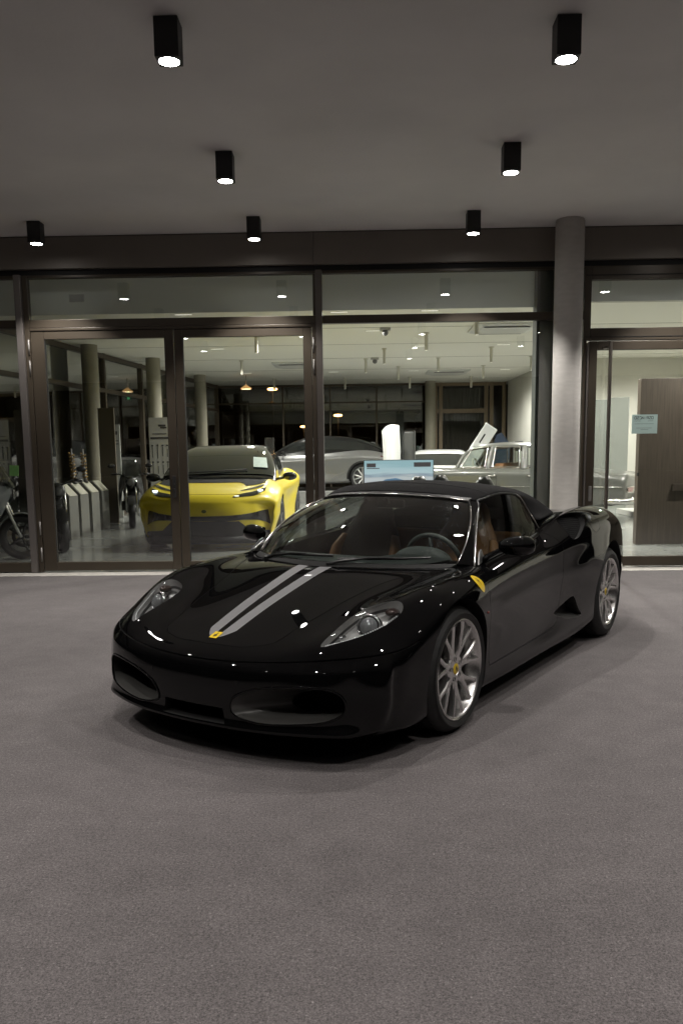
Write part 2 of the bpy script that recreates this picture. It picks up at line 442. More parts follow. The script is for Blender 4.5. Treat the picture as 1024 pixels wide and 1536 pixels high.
def stripe_paint():
    m=bpy.data.materials.new('black_paint_with_grey_stripes'); m.use_nodes=True; nt=m.node_tree; L=nt.links; b=nt.nodes['Principled BSDF']
    tc=nt.nodes.new('ShaderNodeTexCoord'); sp=nt.nodes.new('ShaderNodeSeparateXYZ'); L.new(tc.outputs['Object'],sp.inputs[0])
    def M(op,a,c=None,d=None):
        n=nt.nodes.new('ShaderNodeMath'); n.operation=op
        for i,q in enumerate((a,c,d)):
            if q is None: continue
            if isinstance(q,(int,float)): n.inputs[i].default_value=q
            else: L.new(q,n.inputs[i])
        return n.outputs[0]
    ay=M('ABSOLUTE',sp.outputs[1]); x=sp.outputs[0]
    # outer edge: .108 at the screen, .068 at the nose, rounded off at the front end
    t=M('DIVIDE',M('SUBTRACT',.785,x),.845)
    t=M('MAXIMUM',t,0.)
    rnd=M('SQRT',M('MINIMUM',M('MULTIPLY',t,11.),1.))
    outer=M('MULTIPLY',M('MULTIPLY_ADD',t,.034,.078),rnd)
    inner=M('MULTIPLY_ADD',t,.024,.014)
    m1=M('LESS_THAN',ay,outer); m2=M('GREATER_THAN',ay,inner); f=M('MULTIPLY',m1,m2)
    mx=nt.nodes.new('ShaderNodeMix'); mx.data_type='RGBA'; L.new(f,mx.inputs[0]); mx.inputs[6].default_value=(.0025,.0025,.0027,1); mx.inputs[7].default_value=(.215,.213,.22,1)
    L.new(mx.outputs[2],b.inputs['Base Color'])
    r=nt.nodes.new('ShaderNodeMix'); L.new(f,r.inputs[0]); r.inputs[2].default_value=.25; r.inputs[3].default_value=.42; L.new(r.outputs[0],b.inputs['Roughness'])
    me=nt.nodes.new('ShaderNodeMix'); L.new(f,me.inputs[0]); me.inputs[2].default_value=0.; me.inputs[3].default_value=.35; L.new(me.outputs[0],b.inputs['Metallic'])
    ct=nt.nodes.new('ShaderNodeMix'); L.new(f,ct.inputs[0]); ct.inputs[2].default_value=1.; ct.inputs[3].default_value=.25; L.new(ct.outputs[0],b.inputs['Coat Weight'])
    b.inputs['Coat Roughness'].default_value=.015; b.inputs['Specular IOR Level'].default_value=0.
    return m
def mesh_grille_mat(name,scale,col=(.012,.012,.012),wire=(.10,.10,.10),axes=(1,2),ratio=.28):
    m=bpy.data.materials.new(name); m.use_nodes=True; nt=m.node_tree; L=nt.links; b=nt.nodes['Principled BSDF']
    tc=nt.nodes.new('ShaderNodeTexCoord'); sp=nt.nodes.new('ShaderNodeSeparateXYZ'); L.new(tc.outputs['Object'],sp.inputs[0])
    def wave(o,ph):
        a=nt.nodes.new('ShaderNodeMath'); a.operation='MULTIPLY_ADD'; L.new(o,a.inputs[0]); a.inputs[1].default_value=scale; a.inputs[2].default_value=ph
        s=nt.nodes.new('ShaderNodeMath'); s.operation='FRACT'; L.new(a.outputs[0],s.inputs[0])
        g=nt.nodes.new('ShaderNodeMath'); g.operation='LESS_THAN'; L.new(s.outputs[0],g.inputs[0]); g.inputs[1].default_value=ratio; return g.outputs[0]
    w1=wave(sp.outputs[axes[0]],0); w2=wave(sp.outputs[axes[1]],.1)
    mx=nt.nodes.new('ShaderNodeMath'); mx.operation='MAXIMUM'; L.new(w1,mx.inputs[0]); L.new(w2,mx.inputs[1])
    mm=nt.nodes.new('ShaderNodeMix'); mm.data_type='RGBA'; L.new(mx.outputs[0],mm.inputs[0]); mm.inputs[6].default_value=(.002,.002,.002,1); mm.inputs[7].default_value=(*wire,1)
    L.new(mm.outputs[2],b.inputs['Base Color']); b.inputs['Roughness'].default_value=.6; b.inputs['Specular IOR Level'].default_value=0.
    return m

def build_roadster(loc,rz):
    root=thing('parked_roadster','glossy black open sports car with closed fabric roof and grey bonnet stripes on the forecourt','sports car',loc,rz)
    paint=mat('black_paint',(.002,.002,.0022),.4,coat=1.,spec=0.); paint.node_tree.nodes['Principled BSDF'].inputs['Coat IOR'].default_value=1.42; paint.node_tree.nodes['Principled BSDF'].inputs['Coat Roughness'].default_value=.015
    trim=mat('black_plastic',(.010,.010,.010),.5,noise=.15,nscale=60)
    duct=mat('duct_satin_black',(.060,.059,.056),.32,coat=.4)
    chrome=mat('bright_trim',(.62,.61,.59),.18,1.)
    base=body_surface(*roadster_tables(),creases=(('s',8,13,1,.5),('n',0,5,0,.45))); surf=Surf(base)
    V=Vector
    # ---- outlines on the surface (left side)
    headL=[(.737,.590,0),(.62,.578,0),(.49,.575,0),(.375,.595,0),(.312,.655,0),(.300,.735,0),(.335,.785,0),(.40,.797,0),(.52,.755,0),(.645,.685,0)]
    headL=ear(headL)
    headL=onsurf(surf,headL)
    def mir(pts): return [V((p.x,-p.y,p.z)) for p in pts]
    dh=V((.45,.25,.86)).normalized()
    intL=ear([(.94,.222,.262),(.94,.255,.318),(.93,.36,.362),(.90,.50,.380),(.84,.63,.380),(.79,.705,.358),(.77,.735,.310),(.78,.722,.262),(.83,.655,.226),(.89,.52,.208),(.93,.36,.202),(.94,.250,.222)])
    scoop=ear([(-1.50,.88,.352),(-1.66,.89,.392),(-1.80,.90,.418),(-1.86,.91,.395),(-1.92,.92,.32),(-1.975,.92,.265),(-1.86,.915,.262),(-1.70,.90,.282),(-1.60,.89,.312)])
    scoop=onsurf(surf,scoop,(0,1,0))
    grl=ear([(-1.80,.79,.922),(-1.90,.775,.955),(-2.02,.80,.965),(-2.09,.85,.955),(-2.06,.895,.905),(-1.97,.915,.86),(-1.87,.92,.815),(-1.77,.90,.81),(-1.735,.86,.855)])
    grl=[surf.near(p)[0] for p in grl]; dg=V((.45,.70,.50)).normalized()
    cen=[(.95,-.178,.252),(.95,.178,.252),(.95,.192,.180),(.95,-.192,.180)]
    cuts=[]
    for s in (1,-1):
        cuts.append(cutter(lambda b:b.cyl((0,.60*s,.322),(0,1.2*s,.322),.352,64)))
        cuts.append(cutter(lambda b:b.cyl((-2.6,.58*s,.345),(-2.6,1.2*s,.345),.383,64)))
        H=headL if s==1 else mir(headL); d=V((dh.x,dh.y*s,dh.z))
        cuts.append(cutter(lambda b:pocket(b,H,d,.075,.80)))
        I=intL if s==1 else mir(intL)
        I0=[V((surf.cast((2,p.y,p.z),(-1,0,0))[0] or p)) for p in I]
        di=V((1,.12*s,0)).normalized()
        cuts.append(cutter(lambda b:pocket(b,I0,di,.16,.58,(.0,.115*s,-.004),.16,.05,True)))
        Sc=scoop if s==1 else mir(scoop)
        cuts.append(cutter(lambda b:pocket(b,Sc,V((0.25,s*1.,0)).normalized(),.10,.72,(-.05,0,.01))))
        G=grl if s==1 else mir(grl)
        cuts.append(cutter(lambda b:pocket(b,G,V((dg.x,dg.y*s,dg.z)),.07,.85)))
    cuts.append(cutter(lambda b:b.prism([(p[1],p[2]) for p in cen],'x',.72,1.1)))
    half=[(-.20,0),(-.23,.2),(-.33,.42),(-.47,.60),(-.56,.685),(-.8,.70),(-1.2,.70),(-1.5,.68),(-1.66,.60),(-1.74,.40),(-1.76,.2),(-1.77,0)]
    plan=half+[(x,-y) for x,y in half[-2:0:-1]]
    cuts.append(cutter(lambda b:b.prism(plan,'z',.26,1.3)))
    # panel gaps that are only grooves
    def line(pts,d): return onsurf(surf,spl(pts,40),d)
    nosegap=[(.41,.93,.553),(.512,.90,.532),(.637,.81,.512),(.754,.667,.497),(.844,.48,.483),(.905,.24,.470),(.922,0,.463)]
    nosegap=nosegap+[(x,-y,z) for x,y,z in nosegap[-2::-1]]
    ng=[surf.near(p)[0] for p in spl(nosegap,90)]
    cuts.append(cutter(lambda b:groove(b,ng,surf,.008,.014)))
    for s in (1,-1):
        fl=[surf.near(V((x,y*s,z)))[0] for x,y,z in ear([(-2.16,.85,.96),(-2.25,.90,.938),(-2.285,.935,.89),(-2.27,.95,.845),(-2.19,.95,.825),(-2.12,.93,.86),(-2.11,.88,.93)])]
        cuts.append(cutter(lambda b:groove(b,fl+fl[:1],surf,.004)))
        # bumper to wing seam beside the wheel arch, headlamp washer flap
        sm=[surf.near(V((x,y*s,z)))[0] for x,y,z in spl([(.41,.915,.553),(.405,.92,.53),(.398,.925,.50)],6)]
        hk=[surf.near(V((x,y*s,z)))[0] for x,y,z in [(.56,.86,.50),(.545,.87,.478),(.50,.89,.478),(.47,.90,.50)]]
        cuts.append(cutter(lambda b:groove(b,hk,surf,.0035)))
    # ---- hood and doors are cut out of the solid
    hh=[(.832,0),(.822,.17),(.800,.255),(.765,.322),(.715,.352),(.60,.372),(.47,.402),(.33,.428),(.14,.472),(0,.518),(-.19,.602),(-.30,.672),(-.352,.712),(-.345,.690),(-.26,.53),(-.16,.36),(-.09,.18),(-.07,0)]
    hp=spl([(x,y,0) for x,y in hh[:13]],48)
    hr=spl([(x,y,0) for x,y in hh[13:]],14)
    hl=[(p.x,p.y) for p in hp+hr]
    hood_poly=hl+[(x,-y) for x,y in hl[-2:0:-1]]
    dr=[(-.33,1.05),(-.335,.86),(-.34,.74),(-.35,.69),(-.366,.62),(-.376,.47),(-.39,.34),(-.405,.262),(-.44,.247),(-.67,.248),(-1.13,.254),(-1.40,.262),(-1.50,.278),(-1.56,.33),(-1.590,.433),(-1.608,.582),(-1.612,.70),(-1.60,.77),(-1.565,.825),(-1.545,.90),(-1.54,1.05)]
    drp=[(p.x,p.y) for p in spl([(x,z,0) for x,z in dr],80)]
    def inset(poly,w):
        n=len(poly); A=sum(poly[i][0]*poly[(i+1)%n][1]-poly[(i+1)%n][0]*poly[i][1] for i in range(n)); sg=1 if A>0 else -1; out=[]
        for i in range(n):
            a=V(poly[i-1]).to_3d(); c=V(poly[(i+1)%n]).to_3d(); t=(c-a); t=t.normalized() if t.length>1e-9 else V((1,0,0))
            nn=V((-t.y,t.x,0))*sg; out.append((poly[i][0]+nn.x*w,poly[i][1]+nn.y*w))
        return out
    solid=boolean(base.copy(),cuts)
    pieces=[]
    hoodm=boolean(solid.copy(),[cutter(lambda b:b.prism(inset(hood_poly,-.0000+.003),'z',.47,1.1))],'INTERSECT')
    drm=[]
    for s in (1,-1):
        drm.append(boolean(solid.copy(),[cutter(lambda b:b.prism(inset(drp,.0022),'y',.60*s,1.2*s))],'INTERSECT'))
    bodym=boolean(solid,[cutter(lambda b:b.prism(inset(hood_poly,-.0022),'z',.455,1.1)),cutter(lambda b:b.prism(inset(drp,-.0022),'y',.585,1.2)),cutter(lambda b:b.prism(inset(drp,-.0022),'y',-.585,-1.2))])
    fix_normals(bodym,surf)
    def I_x(y): return .945-.03*(y/.4)**2-.10*max(0,y-.35)/.35
    # duct walls of the front intakes and the side scoops are satin, not matt
    for p in bodym.polygons:
        c=p.center
        if p.material_index==1:
            if c.x>.45 and .19<abs(c.y)<.82 and .18<c.z<.41:
                l,_=surf.cast((2,c.y,c.z),(-1,0,0)); l2=I_x(abs(c.y)-.06)
                p.material_index=2 if c.x>l2-.175 else 1
            elif -2.0<c.x<-1.45 and c.z<.45 and abs(c.y)>.8: p.material_index=2
    link('body',bodym,[paint,trim,duct],root)
    fix_normals(hoodm,surf); hood=link('bonnet',hoodm,[stripe_paint(),trim],root)
    for s,m in zip((1,-1),drm):
        fix_normals(m,surf); d=link('door',m,[paint,trim],root)
    # ---- headlights
    lens=glass('lamp_lens',(.93,.95,.96),0.,1.0)
    for s in (1,-1):
        H=headL if s==1 else mir(headL); d=V((dh.x,dh.y*s,dh.z))
        b=B(); c=sum(H,V())/len(H)
        rings=[[p-surf.near(p)[1]*.002 for p in H]]
        for t,dp in ((.96,.015),(.90,.045),(.80,.062)): rings.append([c+(p-c)*t-d*dp for p in H])
        b.loft(rings,True,False,True); v=b.loft([[c+(p-c)*.8-d*.062 for p in H],[c+(p-c)*.4-d*.066 for p in H],[c+(p-c)*.02-d*.066 for p in H]],True,True,True)
        hl_=b.obj('headlight',mat('lamp_reflector',(.40,.39,.38),.35,.45,noise=.30,nscale=14),root)
        def P(x,y,dz=0.):  # point on the lens surface in plan
            l,n=surf.cast((x,y*s,1.5),(0,0,-1)); return l-d*dz
        b=B(); pc=P(.487,.688,.040)
        ax=V((.92,.22*s,.32)).normalized(); u=ax.cross(V((0,0,1))).normalized(); w=u.cross(ax)
        def ringp(r,t,n=28): return [pc+ax*t+(u*math.cos(2*math.pi*k/n)+w*math.sin(2*math.pi*k/n))*r for k in range(n)]
        b.loft([ringp(.060,-.03),ringp(.060,.0),ringp(.056,.008),ringp(.050,.008),ringp(.047,.0)],True,False,True)
        b.obj('projector_ring',mat('lamp_chrome',(.55,.55,.55),.15,1.),hl_)
        b=B(); b.loft([ringp(.047,.0),ringp(.042,.014),ringp(.030,.026),ringp(.012,.032),ringp(.001,.033)],True,True,True)
        b.obj('projector_lens',mat('projector_glass',(.22,.225,.23),.12,.35,coat=1.),hl_)
        b=B()
        for k in range(34):
            t=k/33; q=spl([(.715,.602,0),(.645,.672,0),(.52,.742,0),(.40,.785,0)],34)[k]; p=P(q.x,q.y,.012)
            b.uv(p,.0036,8)
        b.obj('led_strip',mat('led_white',(.7,.7,.7),.2,.2,emit=(1,.98,.95),estr=.12),hl_)
        b=B(); pc2=P(.365,.742,.03); b.uv(pc2,.034,16,(1.2,.9,.6)); b.obj('indicator_lamp',mat('indicator_amber',(.045,.024,.020),.2,.3,coat=.6),hl_)
        b=B(); pc3=P(.61,.62,.035); b.uv(pc3,.022,14,(1.2,.7,.5)); b.obj('side_lamp',mat('lamp_chrome'),hl_)
        b=B(); skin(b,H,surf,.0006,7); b.obj('lamp_cover',lens,hl_)
    # ---- badges
    b=B(); o=[surf.cast((x,y,1.5),(0,0,-1))[0] for x,y in ((.790,-.024),(.790,.024),(.738,.024),(.738,-.024))]
    q=[]
    for i in range(4):
        for t in (0,.33,.66): q.append(o[i]+(o[(i+1)%4]-o[i])*t)
    skin(b,q,surf,.0025,3); bd=b.obj('nose_badge',mat('badge_yellow'),hood)
    b=B(); n0=surf.cast((.764,0,1.5),(0,0,-1)); horse(b,lambda u,v:surf.cast((.764+v*.018,-u*.016,1.5),(0,0,-1))[0]+n0[1]*.0036)
    b.obj('horse_emblem',mat('emblem_black'),bd)
    for s in (1,-1):
        pts=ear([(-.258,.860,.757),(-.243,.880,.744),(-.236,.900,.722),(-.248,.918,.692),(-.283,.926,.668),(-.308,.918,.694),(-.314,.897,.724),(-.302,.872,.748),(-.280,.858,.758)])
        pts=[surf.near(V((p.x,p.y*s,p.z)))[0] for p in pts]
        b=B(); skin(b,pts,surf,.003,4); sh=b.obj('wing_shield',mat('badge_yellow'),root)
        c=sum(pts,V())/len(pts); l,n,_=surf.near(c); up=(V((0,0,1))-n*n.z).normalized(); rt=up.cross(n)
        b=B(); horse(b,lambda u,v:surf.near(c+up*v*.026*.9+rt*(-u*.013))[0]+n*.0042); b.obj('horse_emblem',mat('emblem_black'),sh)
        b=B(); p,n,_=surf.near(V((-.325,.93*s,.555))); b.uv(p,.014,12,(1,.5,.6)); b.obj('side_marker',mat('marker_red',(.16,.02,.015),.2,coat=1),root)
    for s in (1,-1):
        I=intL if s==1 else mir(intL); b=B(); q=[]
        for p in I:
            l,n=surf.cast((2,p.y,p.z),(-1,0,0)); q.append((l if l is not None else p)+(n*.001 if n is not None else V()))
        b.tube(q+[q[0]],.0055,8,False); b.obj('intake_highlight_ring',paint,root)  # painted ring added along the intake edge to catch a highlight line
    # ---- parking sensors, front mesh
    b=B()
    for y in (.265,-.265):
        p,n=surf.cast((2,y,.381),(-1,0,0)); b.cyl(p-n*.004,p+n*.0015,.011,16)
        b.obj('parking_sensor',mat('sensor_black',(.004,.004,.004),.2),root,sharp=40); b=B()
    b.bm.free()
    b=B(); b.b2((.80,-.195,.176),(.805,.195,.256)); b.obj('lower_grille',mesh_grille_mat('black_mesh',110,wire=(.03,.03,.03)),root)
    for s in (1,-1):
        b=B(); b.b2((.655,.36*s,.20),(.66,.74*s,.385)); b.obj('radiator_grille',mesh_grille_mat('black_mesh_fine',120,wire=(.012,.012,.012)),root)
        G=grl if s==1 else mir(grl); d=V((dg.x,dg.y*s,dg.z)); b=B(); skin(b,[p-d*.040 for p in G],None); b.obj('engine_intake_grille',mesh_grille_mat('intake_mesh',85,wire=(.03,.03,.03),axes=(0,2),ratio=.16),root)
    # ---- windscreen, pillars, header
    baseL=[(-.120,0,.787),(-.150,.18,.786),(-.235,.40,.782),(-.345,.575,.779),(-.450,.690,.776)]
    topL=[(-.835,0,1.136),(-.842,.14,1.134),(-.868,.30,1.126),(-.905,.42,1.115),(-.958,.528,1.095)]
    def full(h): return [(x,-y,z) for x,y,z in h[:0:-1]]+h
    Bc=spl(full(baseL),33); Tc=spl(full(topL),33)
    rows=[]
    for k in range(9):
        t=k/8; rows.append([p.lerp(q,t)+V((.030,0,.028))*math.sin(math.pi*t)*(1-.25*abs(p.y/.69))+V((0,.052*(p.y/.69)*abs(p.y/.69)*math.sin(math.pi*t)**.8,0)) for p,q in zip(Bc,Tc)])
    b=B(); b.patch(rows); b.obj('windscreen',glass('windscreen_glass',(.85,.885,.86),0.,1.9),root)
    rd=random.Random(11); b=B()
    for k in range(420):
        i=rd.choice((0,0,0,1)); u=min(30.9,max(1,rd.gauss(28.6,1.4) if i==0 else rd.gauss(9,5))); v=rd.random()*7.2+.3
        j,q=int(u),int(v); fu,fv=u-j,v-q
        p=(rows[q][j].lerp(rows[q][j+1],fu)).lerp(rows[q+1][j].lerp(rows[q+1][j+1],fu),fv)
        n=(rows[q][j+1]-rows[q][j]).cross(rows[q+1][j]-rows[q][j]).normalized(); n=n if n.x>0 else -n
        b.uv(p+n*.001,rd.uniform(.0011,.0024),6)
    dr_=b.obj('rain_drops',mat('water_drop',(.30,.32,.32),.05,coat=1.),root); dr_['kind']='stuff'
    ge=[r[-1] for r in rows]; wb=spl([(-.47,.780,.772),(-.61,.722,.868),(-.80,.645,.985),(-1.0,.572,1.085)],9)
    for s in (1,-1):
        m=lambda p:V((p.x,p.y*s,p.z))
        b=B(); rings=[]
        for i,(g,w) in enumerate(zip(ge,wb)):
            out=((w-g).cross(ge[-1]-ge[0])).normalized(); 
            if out.z<0 and out.y<0: out=-out
            md=(g+w)/2
            rings.append([m(q) for q in (g+out*.004,g.lerp(w,.3)+out*.009,g.lerp(w,.7)+out*.009,w+out*.003,w-out*.02,g-out*.02)])
        b.loft(rings,True,True,True); b.obj('windscreen_pillar',paint,root,sharp=50)
        b=B(); b.tube([m(p)+V((0,.0,.004)) for p in ge],.0045,8); b.obj('pillar_trim',chrome,root)
        b=B(); b.tube([m(p)+V((0,.006*s,.0)) for p in wb],.006,8); b.obj('window_trim',chrome,root)
    b=B(); tr=rows[-1]; rings=[]
    b.tube([p+V((.012,0,.006)) for p in tr],.0045,8); b.obj('screen_top_trim',chrome,root)
    b=B(); rings=[[p+V((.008,0,.003)),p+V((-.004,0,.016)),p+V((-.04,0,.022)),p+V((-.05,0,-.01)),p+V((-.0,0,-.012))] for p in tr]
    b.loft(rings,True,True,True); b.obj('windscreen_header',trim,root,sharp=50)
    # black cowl under the screen
    b=B(); rings=[]
    for p in Bc:
        l,n=surf.cast((p.x+.06,p.y,1.5),(0,0,-1)); rings.append([p+V((-.03,0,.006)),p+V((.012,0,.007)),V((p.x+.055,p.y*.985,(l.z if l else p.z)+.0025)),V((p.x+.055,p.y*.985,p.z-.05)),p+V((-.03,0,-.05))])
    b.loft(rings,True,True,True); b.obj('scuttle_panel',mat('scuttle_black',(.006,.006,.006),.65,spec=.2),root,sharp=40)
    # wipers
    for y0,y1 in ((.10,.56),(-.42,.06)):
        b=B(); pts=[]
        for k in range(9):
            t=k/8; y=y0+(y1-y0)*t; bx=spl(full(baseL),60); pz=min(bx,key=lambda p:abs(p.y-y)); pts.append(pz+V((-.015-.03*t,0,.026+.012*t)))
        b.tube(pts,[.007]*9,8); 
        pv=pts[0]+V((.05,-.03,-.03)); b.tube([pv,pv+V((-.01,.05,.02)),pts[3]+V((.012,0,.006)),pts[5]+V((0,0,.006))],[.011,.009,.006,.004],8); b.cyl(pv-V((0,0,.02)),pv+V((0,0,.012)),.016,14)
        b.obj('wiper',mat('wiper_black',(.008,.008,.008),.35),root,sharp=45)
    # ---- soft top
    st=[[(-.862,0,1.158),(-.868,.17,1.155),(-.895,.34,1.144),(-.94,.46,1.126),(-.985,.535,1.105),(-.99,.545,1.09)],
        [(-1.0,0,1.192),(-1.0,.20,1.188),(-1.02,.38,1.172),(-1.05,.49,1.152),(-1.08,.560,1.127),(-1.085,.572,1.108)],
        [(-1.2,0,1.212),(-1.2,.22,1.207),(-1.21,.40,1.190),(-1.23,.51,1.168),(-1.24,.578,1.148),(-1.24,.588,1.128)],
        [(-1.42,0,1.208),(-1.42,.23,1.203),(-1.42,.41,1.187),(-1.42,.52,1.166),(-1.42,.588,1.142),(-1.42,.598,1.122)],
        [(-1.62,0,1.182),(-1.62,.23,1.178),(-1.62,.42,1.165),(-1.61,.53,1.145),(-1.595,.598,1.115),(-1.575,.604,1.096)],
        [(-1.82,0,1.148),(-1.82,.23,1.145),(-1.82,.41,1.138),(-1.82,.51,1.128),(-1.78,.60,1.085),(-1.665,.625,1.012)],
        [(-1.98,0,1.09),(-1.98,.23,1.085),(-1.98,.42,1.08),(-1.985,.54,1.070),(-1.95,.63,1.025),(-1.69,.655,.955)],
        [(-2.12,0,.975),(-2.12,.23,.985),(-2.12,.44,.985),(-2.115,.59,.980),(-2.075,.672,.960),(-1.72,.70,.940)]]
    nr=8; cols=[]
    for j in range(6): cols.append(spl([r[j] for r in st],36))
    G=[]
    for i in range(36):
        h=[cols[j][i] for j in range(6)]; G.append(spl([V((p.x,-p.y,p.z)) for p in h[:0:-1]]+h,51))
    b=B(); b.patch(G)
    fab=mat('black_roof_fabric',(.008,.0078,.0082),.92,spec=.15,noise=.2,nscale=8,bump=.35,bscale=420)
    so=b.obj('soft_top',fab,root); md=so.modifiers.new('thick','SOLIDIFY'); md.thickness=.012; md.offset=-1
    # seam lines of the fabric
    for i in (7,20):
        b=B(); b.tube([p+V((0,0,.0005)) for p in G[i]],.0025,6); b.obj('roof_seam',mat('seam_black',(.012,.012,.012),.8),so)
    # ---- side windows
    ed=[cols[5][i] for i in range(36)]
    topw=[p+V((0,.0,.004)) for p in ed if p.x<-1.0 and p.z>.952]
    for s in (1,-1):
        lo=[(-.50,.782,.780),(-.70,.775,.792),(-.95,.772,.81),(-1.2,.765,.83),(-1.45,.752,.852),(-1.625,.735,.872)]
        lo=spl(lo,20)
        up=spl([wb[1],wb[3],wb[5],wb[8]]+topw[::3]+[topw[-1]],40)
        up2=spl([lo[0]]+up+[lo[-1]],20)
        m=lambda p:V((p.x,p.y*s,p.z))
        rows2=[[m(p.lerp(q,t)) for p,q in zip(lo,up2)] for t in (0,.2,.4,.6,.8,1)]
        b=B(); b.patch(rows2); b.obj('side_window',glass('side_glass',(.58,.61,.60),0.,.55),root)
        b=B(); b.tube([m(p)+V((0,.004*s,0)) for p in up2],.0055,6); b.obj('window_seal',mat('seal_rubber',(.012,.012,.012),.4),root)
        b=B(); b.tube([m(p)+V((0,.004*s,0)) for p in lo],.007,6); b.obj('belt_seal',mat('seal_rubber'),root)
        b=B(); q=[m(p)+V((0,.005*s,0)) for p in up2 if p.x<-1.5]; b.tube(q,.006,6); b.obj('rear_window_trim',chrome,root)
        # mirror corner plate
        b=B(); tri=[V((-.49,.792,.780)),V((-.62,.772,.795)),V((-.585,.765,.855)),V((-.555,.768,.842))]; tri=[m(p)+V((0,.004*s,0)) for p in tri]
        b.loft([tri,[p+V((0,.008*s,0)) for p in tri]],True,True,False); b.obj('mirror_plate',mat('satin_grey',(.20,.20,.20),.35,.8),root)
    # ---- door mirrors
    for s in (1,-1):
        b=B(); rings=[]
        prof=[(.835,.012,.012,0),(.845,.038,.030,0),(.875,.062,.046,0),(.92,.075,.054,.002),(.97,.076,.056,.004),(1.005,.066,.050,.004),(1.025,.040,.034,.002),(1.031,.010,.010,0)]
        for y,dx,dz,up in prof:
            ring=[]
            for k in range(20):
                a=2*math.pi*k/20; cx,cz=math.cos(a),math.sin(a)
                x=dx*(cx if cx>0 else cx*.55); ring.append(V((-.715+x-(y-.93)*.22,y*s,.868+up+dz*cz*(1-.12*(cx<0)))))
            rings.append(ring)
        b.loft(rings,True,True,True); mr=b.obj('door_mirror',paint,root,sharp=60)
        b=B(); b.tube([(-.575,.775*s,.785),(-.60,.815*s,.820),(-.665,.85*s,.842),(-.70,.885*s,.855)],[.026,.020,.017,.02],12,flat=.7); b.obj('mirror_arm',paint,mr)
        b=B(); q=[V((-.757-.22*(y-.93),y*s,.868+z)) for y,z in ((.87,-.036),(.87,.036),(.93,.044),(1.0,.036),(1.0,-.036),(.93,-.044))]
        skin(b,q); b.obj('mirror_glass',mat('mirror_silver',(.6,.62,.63),.03,1.),mr)
    # ---- tail lamps, rear grille
    for s in (1,-1):
        for y,x in ((.60,-3.33),(.42,-3.39)):
            l,n=surf.cast((x,y*s,1.5),(0,0,-1)); b=B(); ax=n; u=ax.cross(V((0,1,0))).normalized(); w=u.cross(ax)
            rr=lambda r,t:[l+ax*t+(u*math.cos(2*math.pi*k/24)+w*math.sin(2*math.pi*k/24))*r for k in range(24)]
            b.loft([rr(.062,-.02),rr(.062,.006),rr(.055,.016),rr(.03,.024),rr(.002,.026)],True,True,True)
            b.obj('tail_lamp',mat('tail_red',(.30,.012,.012),.15,coat=1),root)
        l,n,_=surf.near(V((-3.20,.765*s,.84))); b=B()
        q=[surf.near(V((x,y*s,z)))[0] for x,y,z in ear([(-3.10,.77,.885),(-3.17,.775,.86),(-3.235,.77,.815),(-3.24,.725,.835),(-3.19,.70,.866),(-3.12,.72,.89)])]
        skin(b,q,surf,.008,4); b.obj('tail_lamp',mat('tail_red'),root)
    # ---- interior
    tan=mat('tan_leather',(.29,.148,.062),.5,noise=.12,nscale=12,bump=.1,bscale=150); dark=mat('dark_leather',(.045,.054,.052),.5,noise=.2,nscale=25,bump=.12,bscale=260)
    def seat(y,lea):
        b=B()
        def ring(c,w,t,up,fw,n=16,e=.7):
            o=[]
            for k in range(n):
                a=2*math.pi*k/n; ca,sa=math.cos(a),math.sin(a)
                o.append(V(c)+V((0,1,0))*w*math.copysign(abs(ca)**e,ca)+V(fw)*t*math.copysign(abs(sa)**e,sa))
            return o
        f=(.95,0,.28)
        b.loft([ring((-1.16,y,.42),.23,.07,0,f),ring((-1.20,y,.55),.25,.075,0,f),ring((-1.26,y,.72),.245,.065,0,f),ring((-1.31,y,.86),.20,.055,0,f),ring((-1.34,y,.94),.15,.045,0,f),ring((-1.36,y,1.02),.13,.04,0,f),ring((-1.37,y,1.06),.10,.02,0,f)],True,True,True)
        so=b.obj('seat',lea,root,sharp=60)
        for s in (1,-1):
            b=B(); b.loft([ring((-1.12,y+s*.235,.45),.03,.08,0,f,10,1),ring((-1.16,y+s*.245,.60),.04,.085,0,f,10,1),ring((-1.22,y+s*.235,.74),.035,.07,0,f,10,1),ring((-1.27,y+s*.20,.83),.02,.04,0,f,10,1)],True,True,True); b.obj('side_bolster',tan,so)
        b=B(); b.loft([ring((-.72,y,.40),.20,.03,0,(.3,0,.95)),ring((-.85,y,.42),.24,.06,0,(.1,0,1)),ring((-1.15,y,.39),.24,.07,0,(0,0,1))],True,True,True); b.obj('seat_cushion',lea,so)
    seat(.36,tan); seat(-.36,mat('shaded_leather',(.030,.022,.017),.55,noise=.15,nscale=12))  # passenger seat leather coloured dark, the cabin shadow put into its colour
    b=B(); rows=[]
    for x,z,hw in ((-.17,.74,.30),(-.30,.775,.50),(-.45,.785,.60),(-.58,.775,.66),(-.68,.745,.68),(-.72,.69,.68),(-.70,.55,.68)):
        rows.append([V((x-.10*(abs(t)**2)*(1 if x>-.5 else .3),hw*t,z+(.035*math.exp(-((hw*t-.36)/.16)**2) if -.75<x<-.4 else 0))) for t in [k/12-1 for k in range(25)]])
    b.patch(rows); b.obj('dashboard',dark,root)
    b=B(); bx=[]
    rings=[]
    for x,r in ((-.50,.02),(-.56,.13),(-.66,.165),(-.72,.15),(-.725,.02)):
        rings.append([V((x,.36+r*1.15*math.cos(math.pi*k/16),.755+r*.55*math.sin(math.pi*k/16))) for k in range(17)])
    b.loft(rings,False,False,True); b.obj('instrument_hood',dark,root)
    b=B(); c=V((-.83,.36,.735)); ax=V((-.94,0,.34)).normalized(); u=V((0,1,0)); w=ax.cross(u)
    b.tube([c+(u*math.cos(2*math.pi*k/40)+w*math.sin(2*math.pi*k/40))*.178 for k in range(41)],.015,10,False)
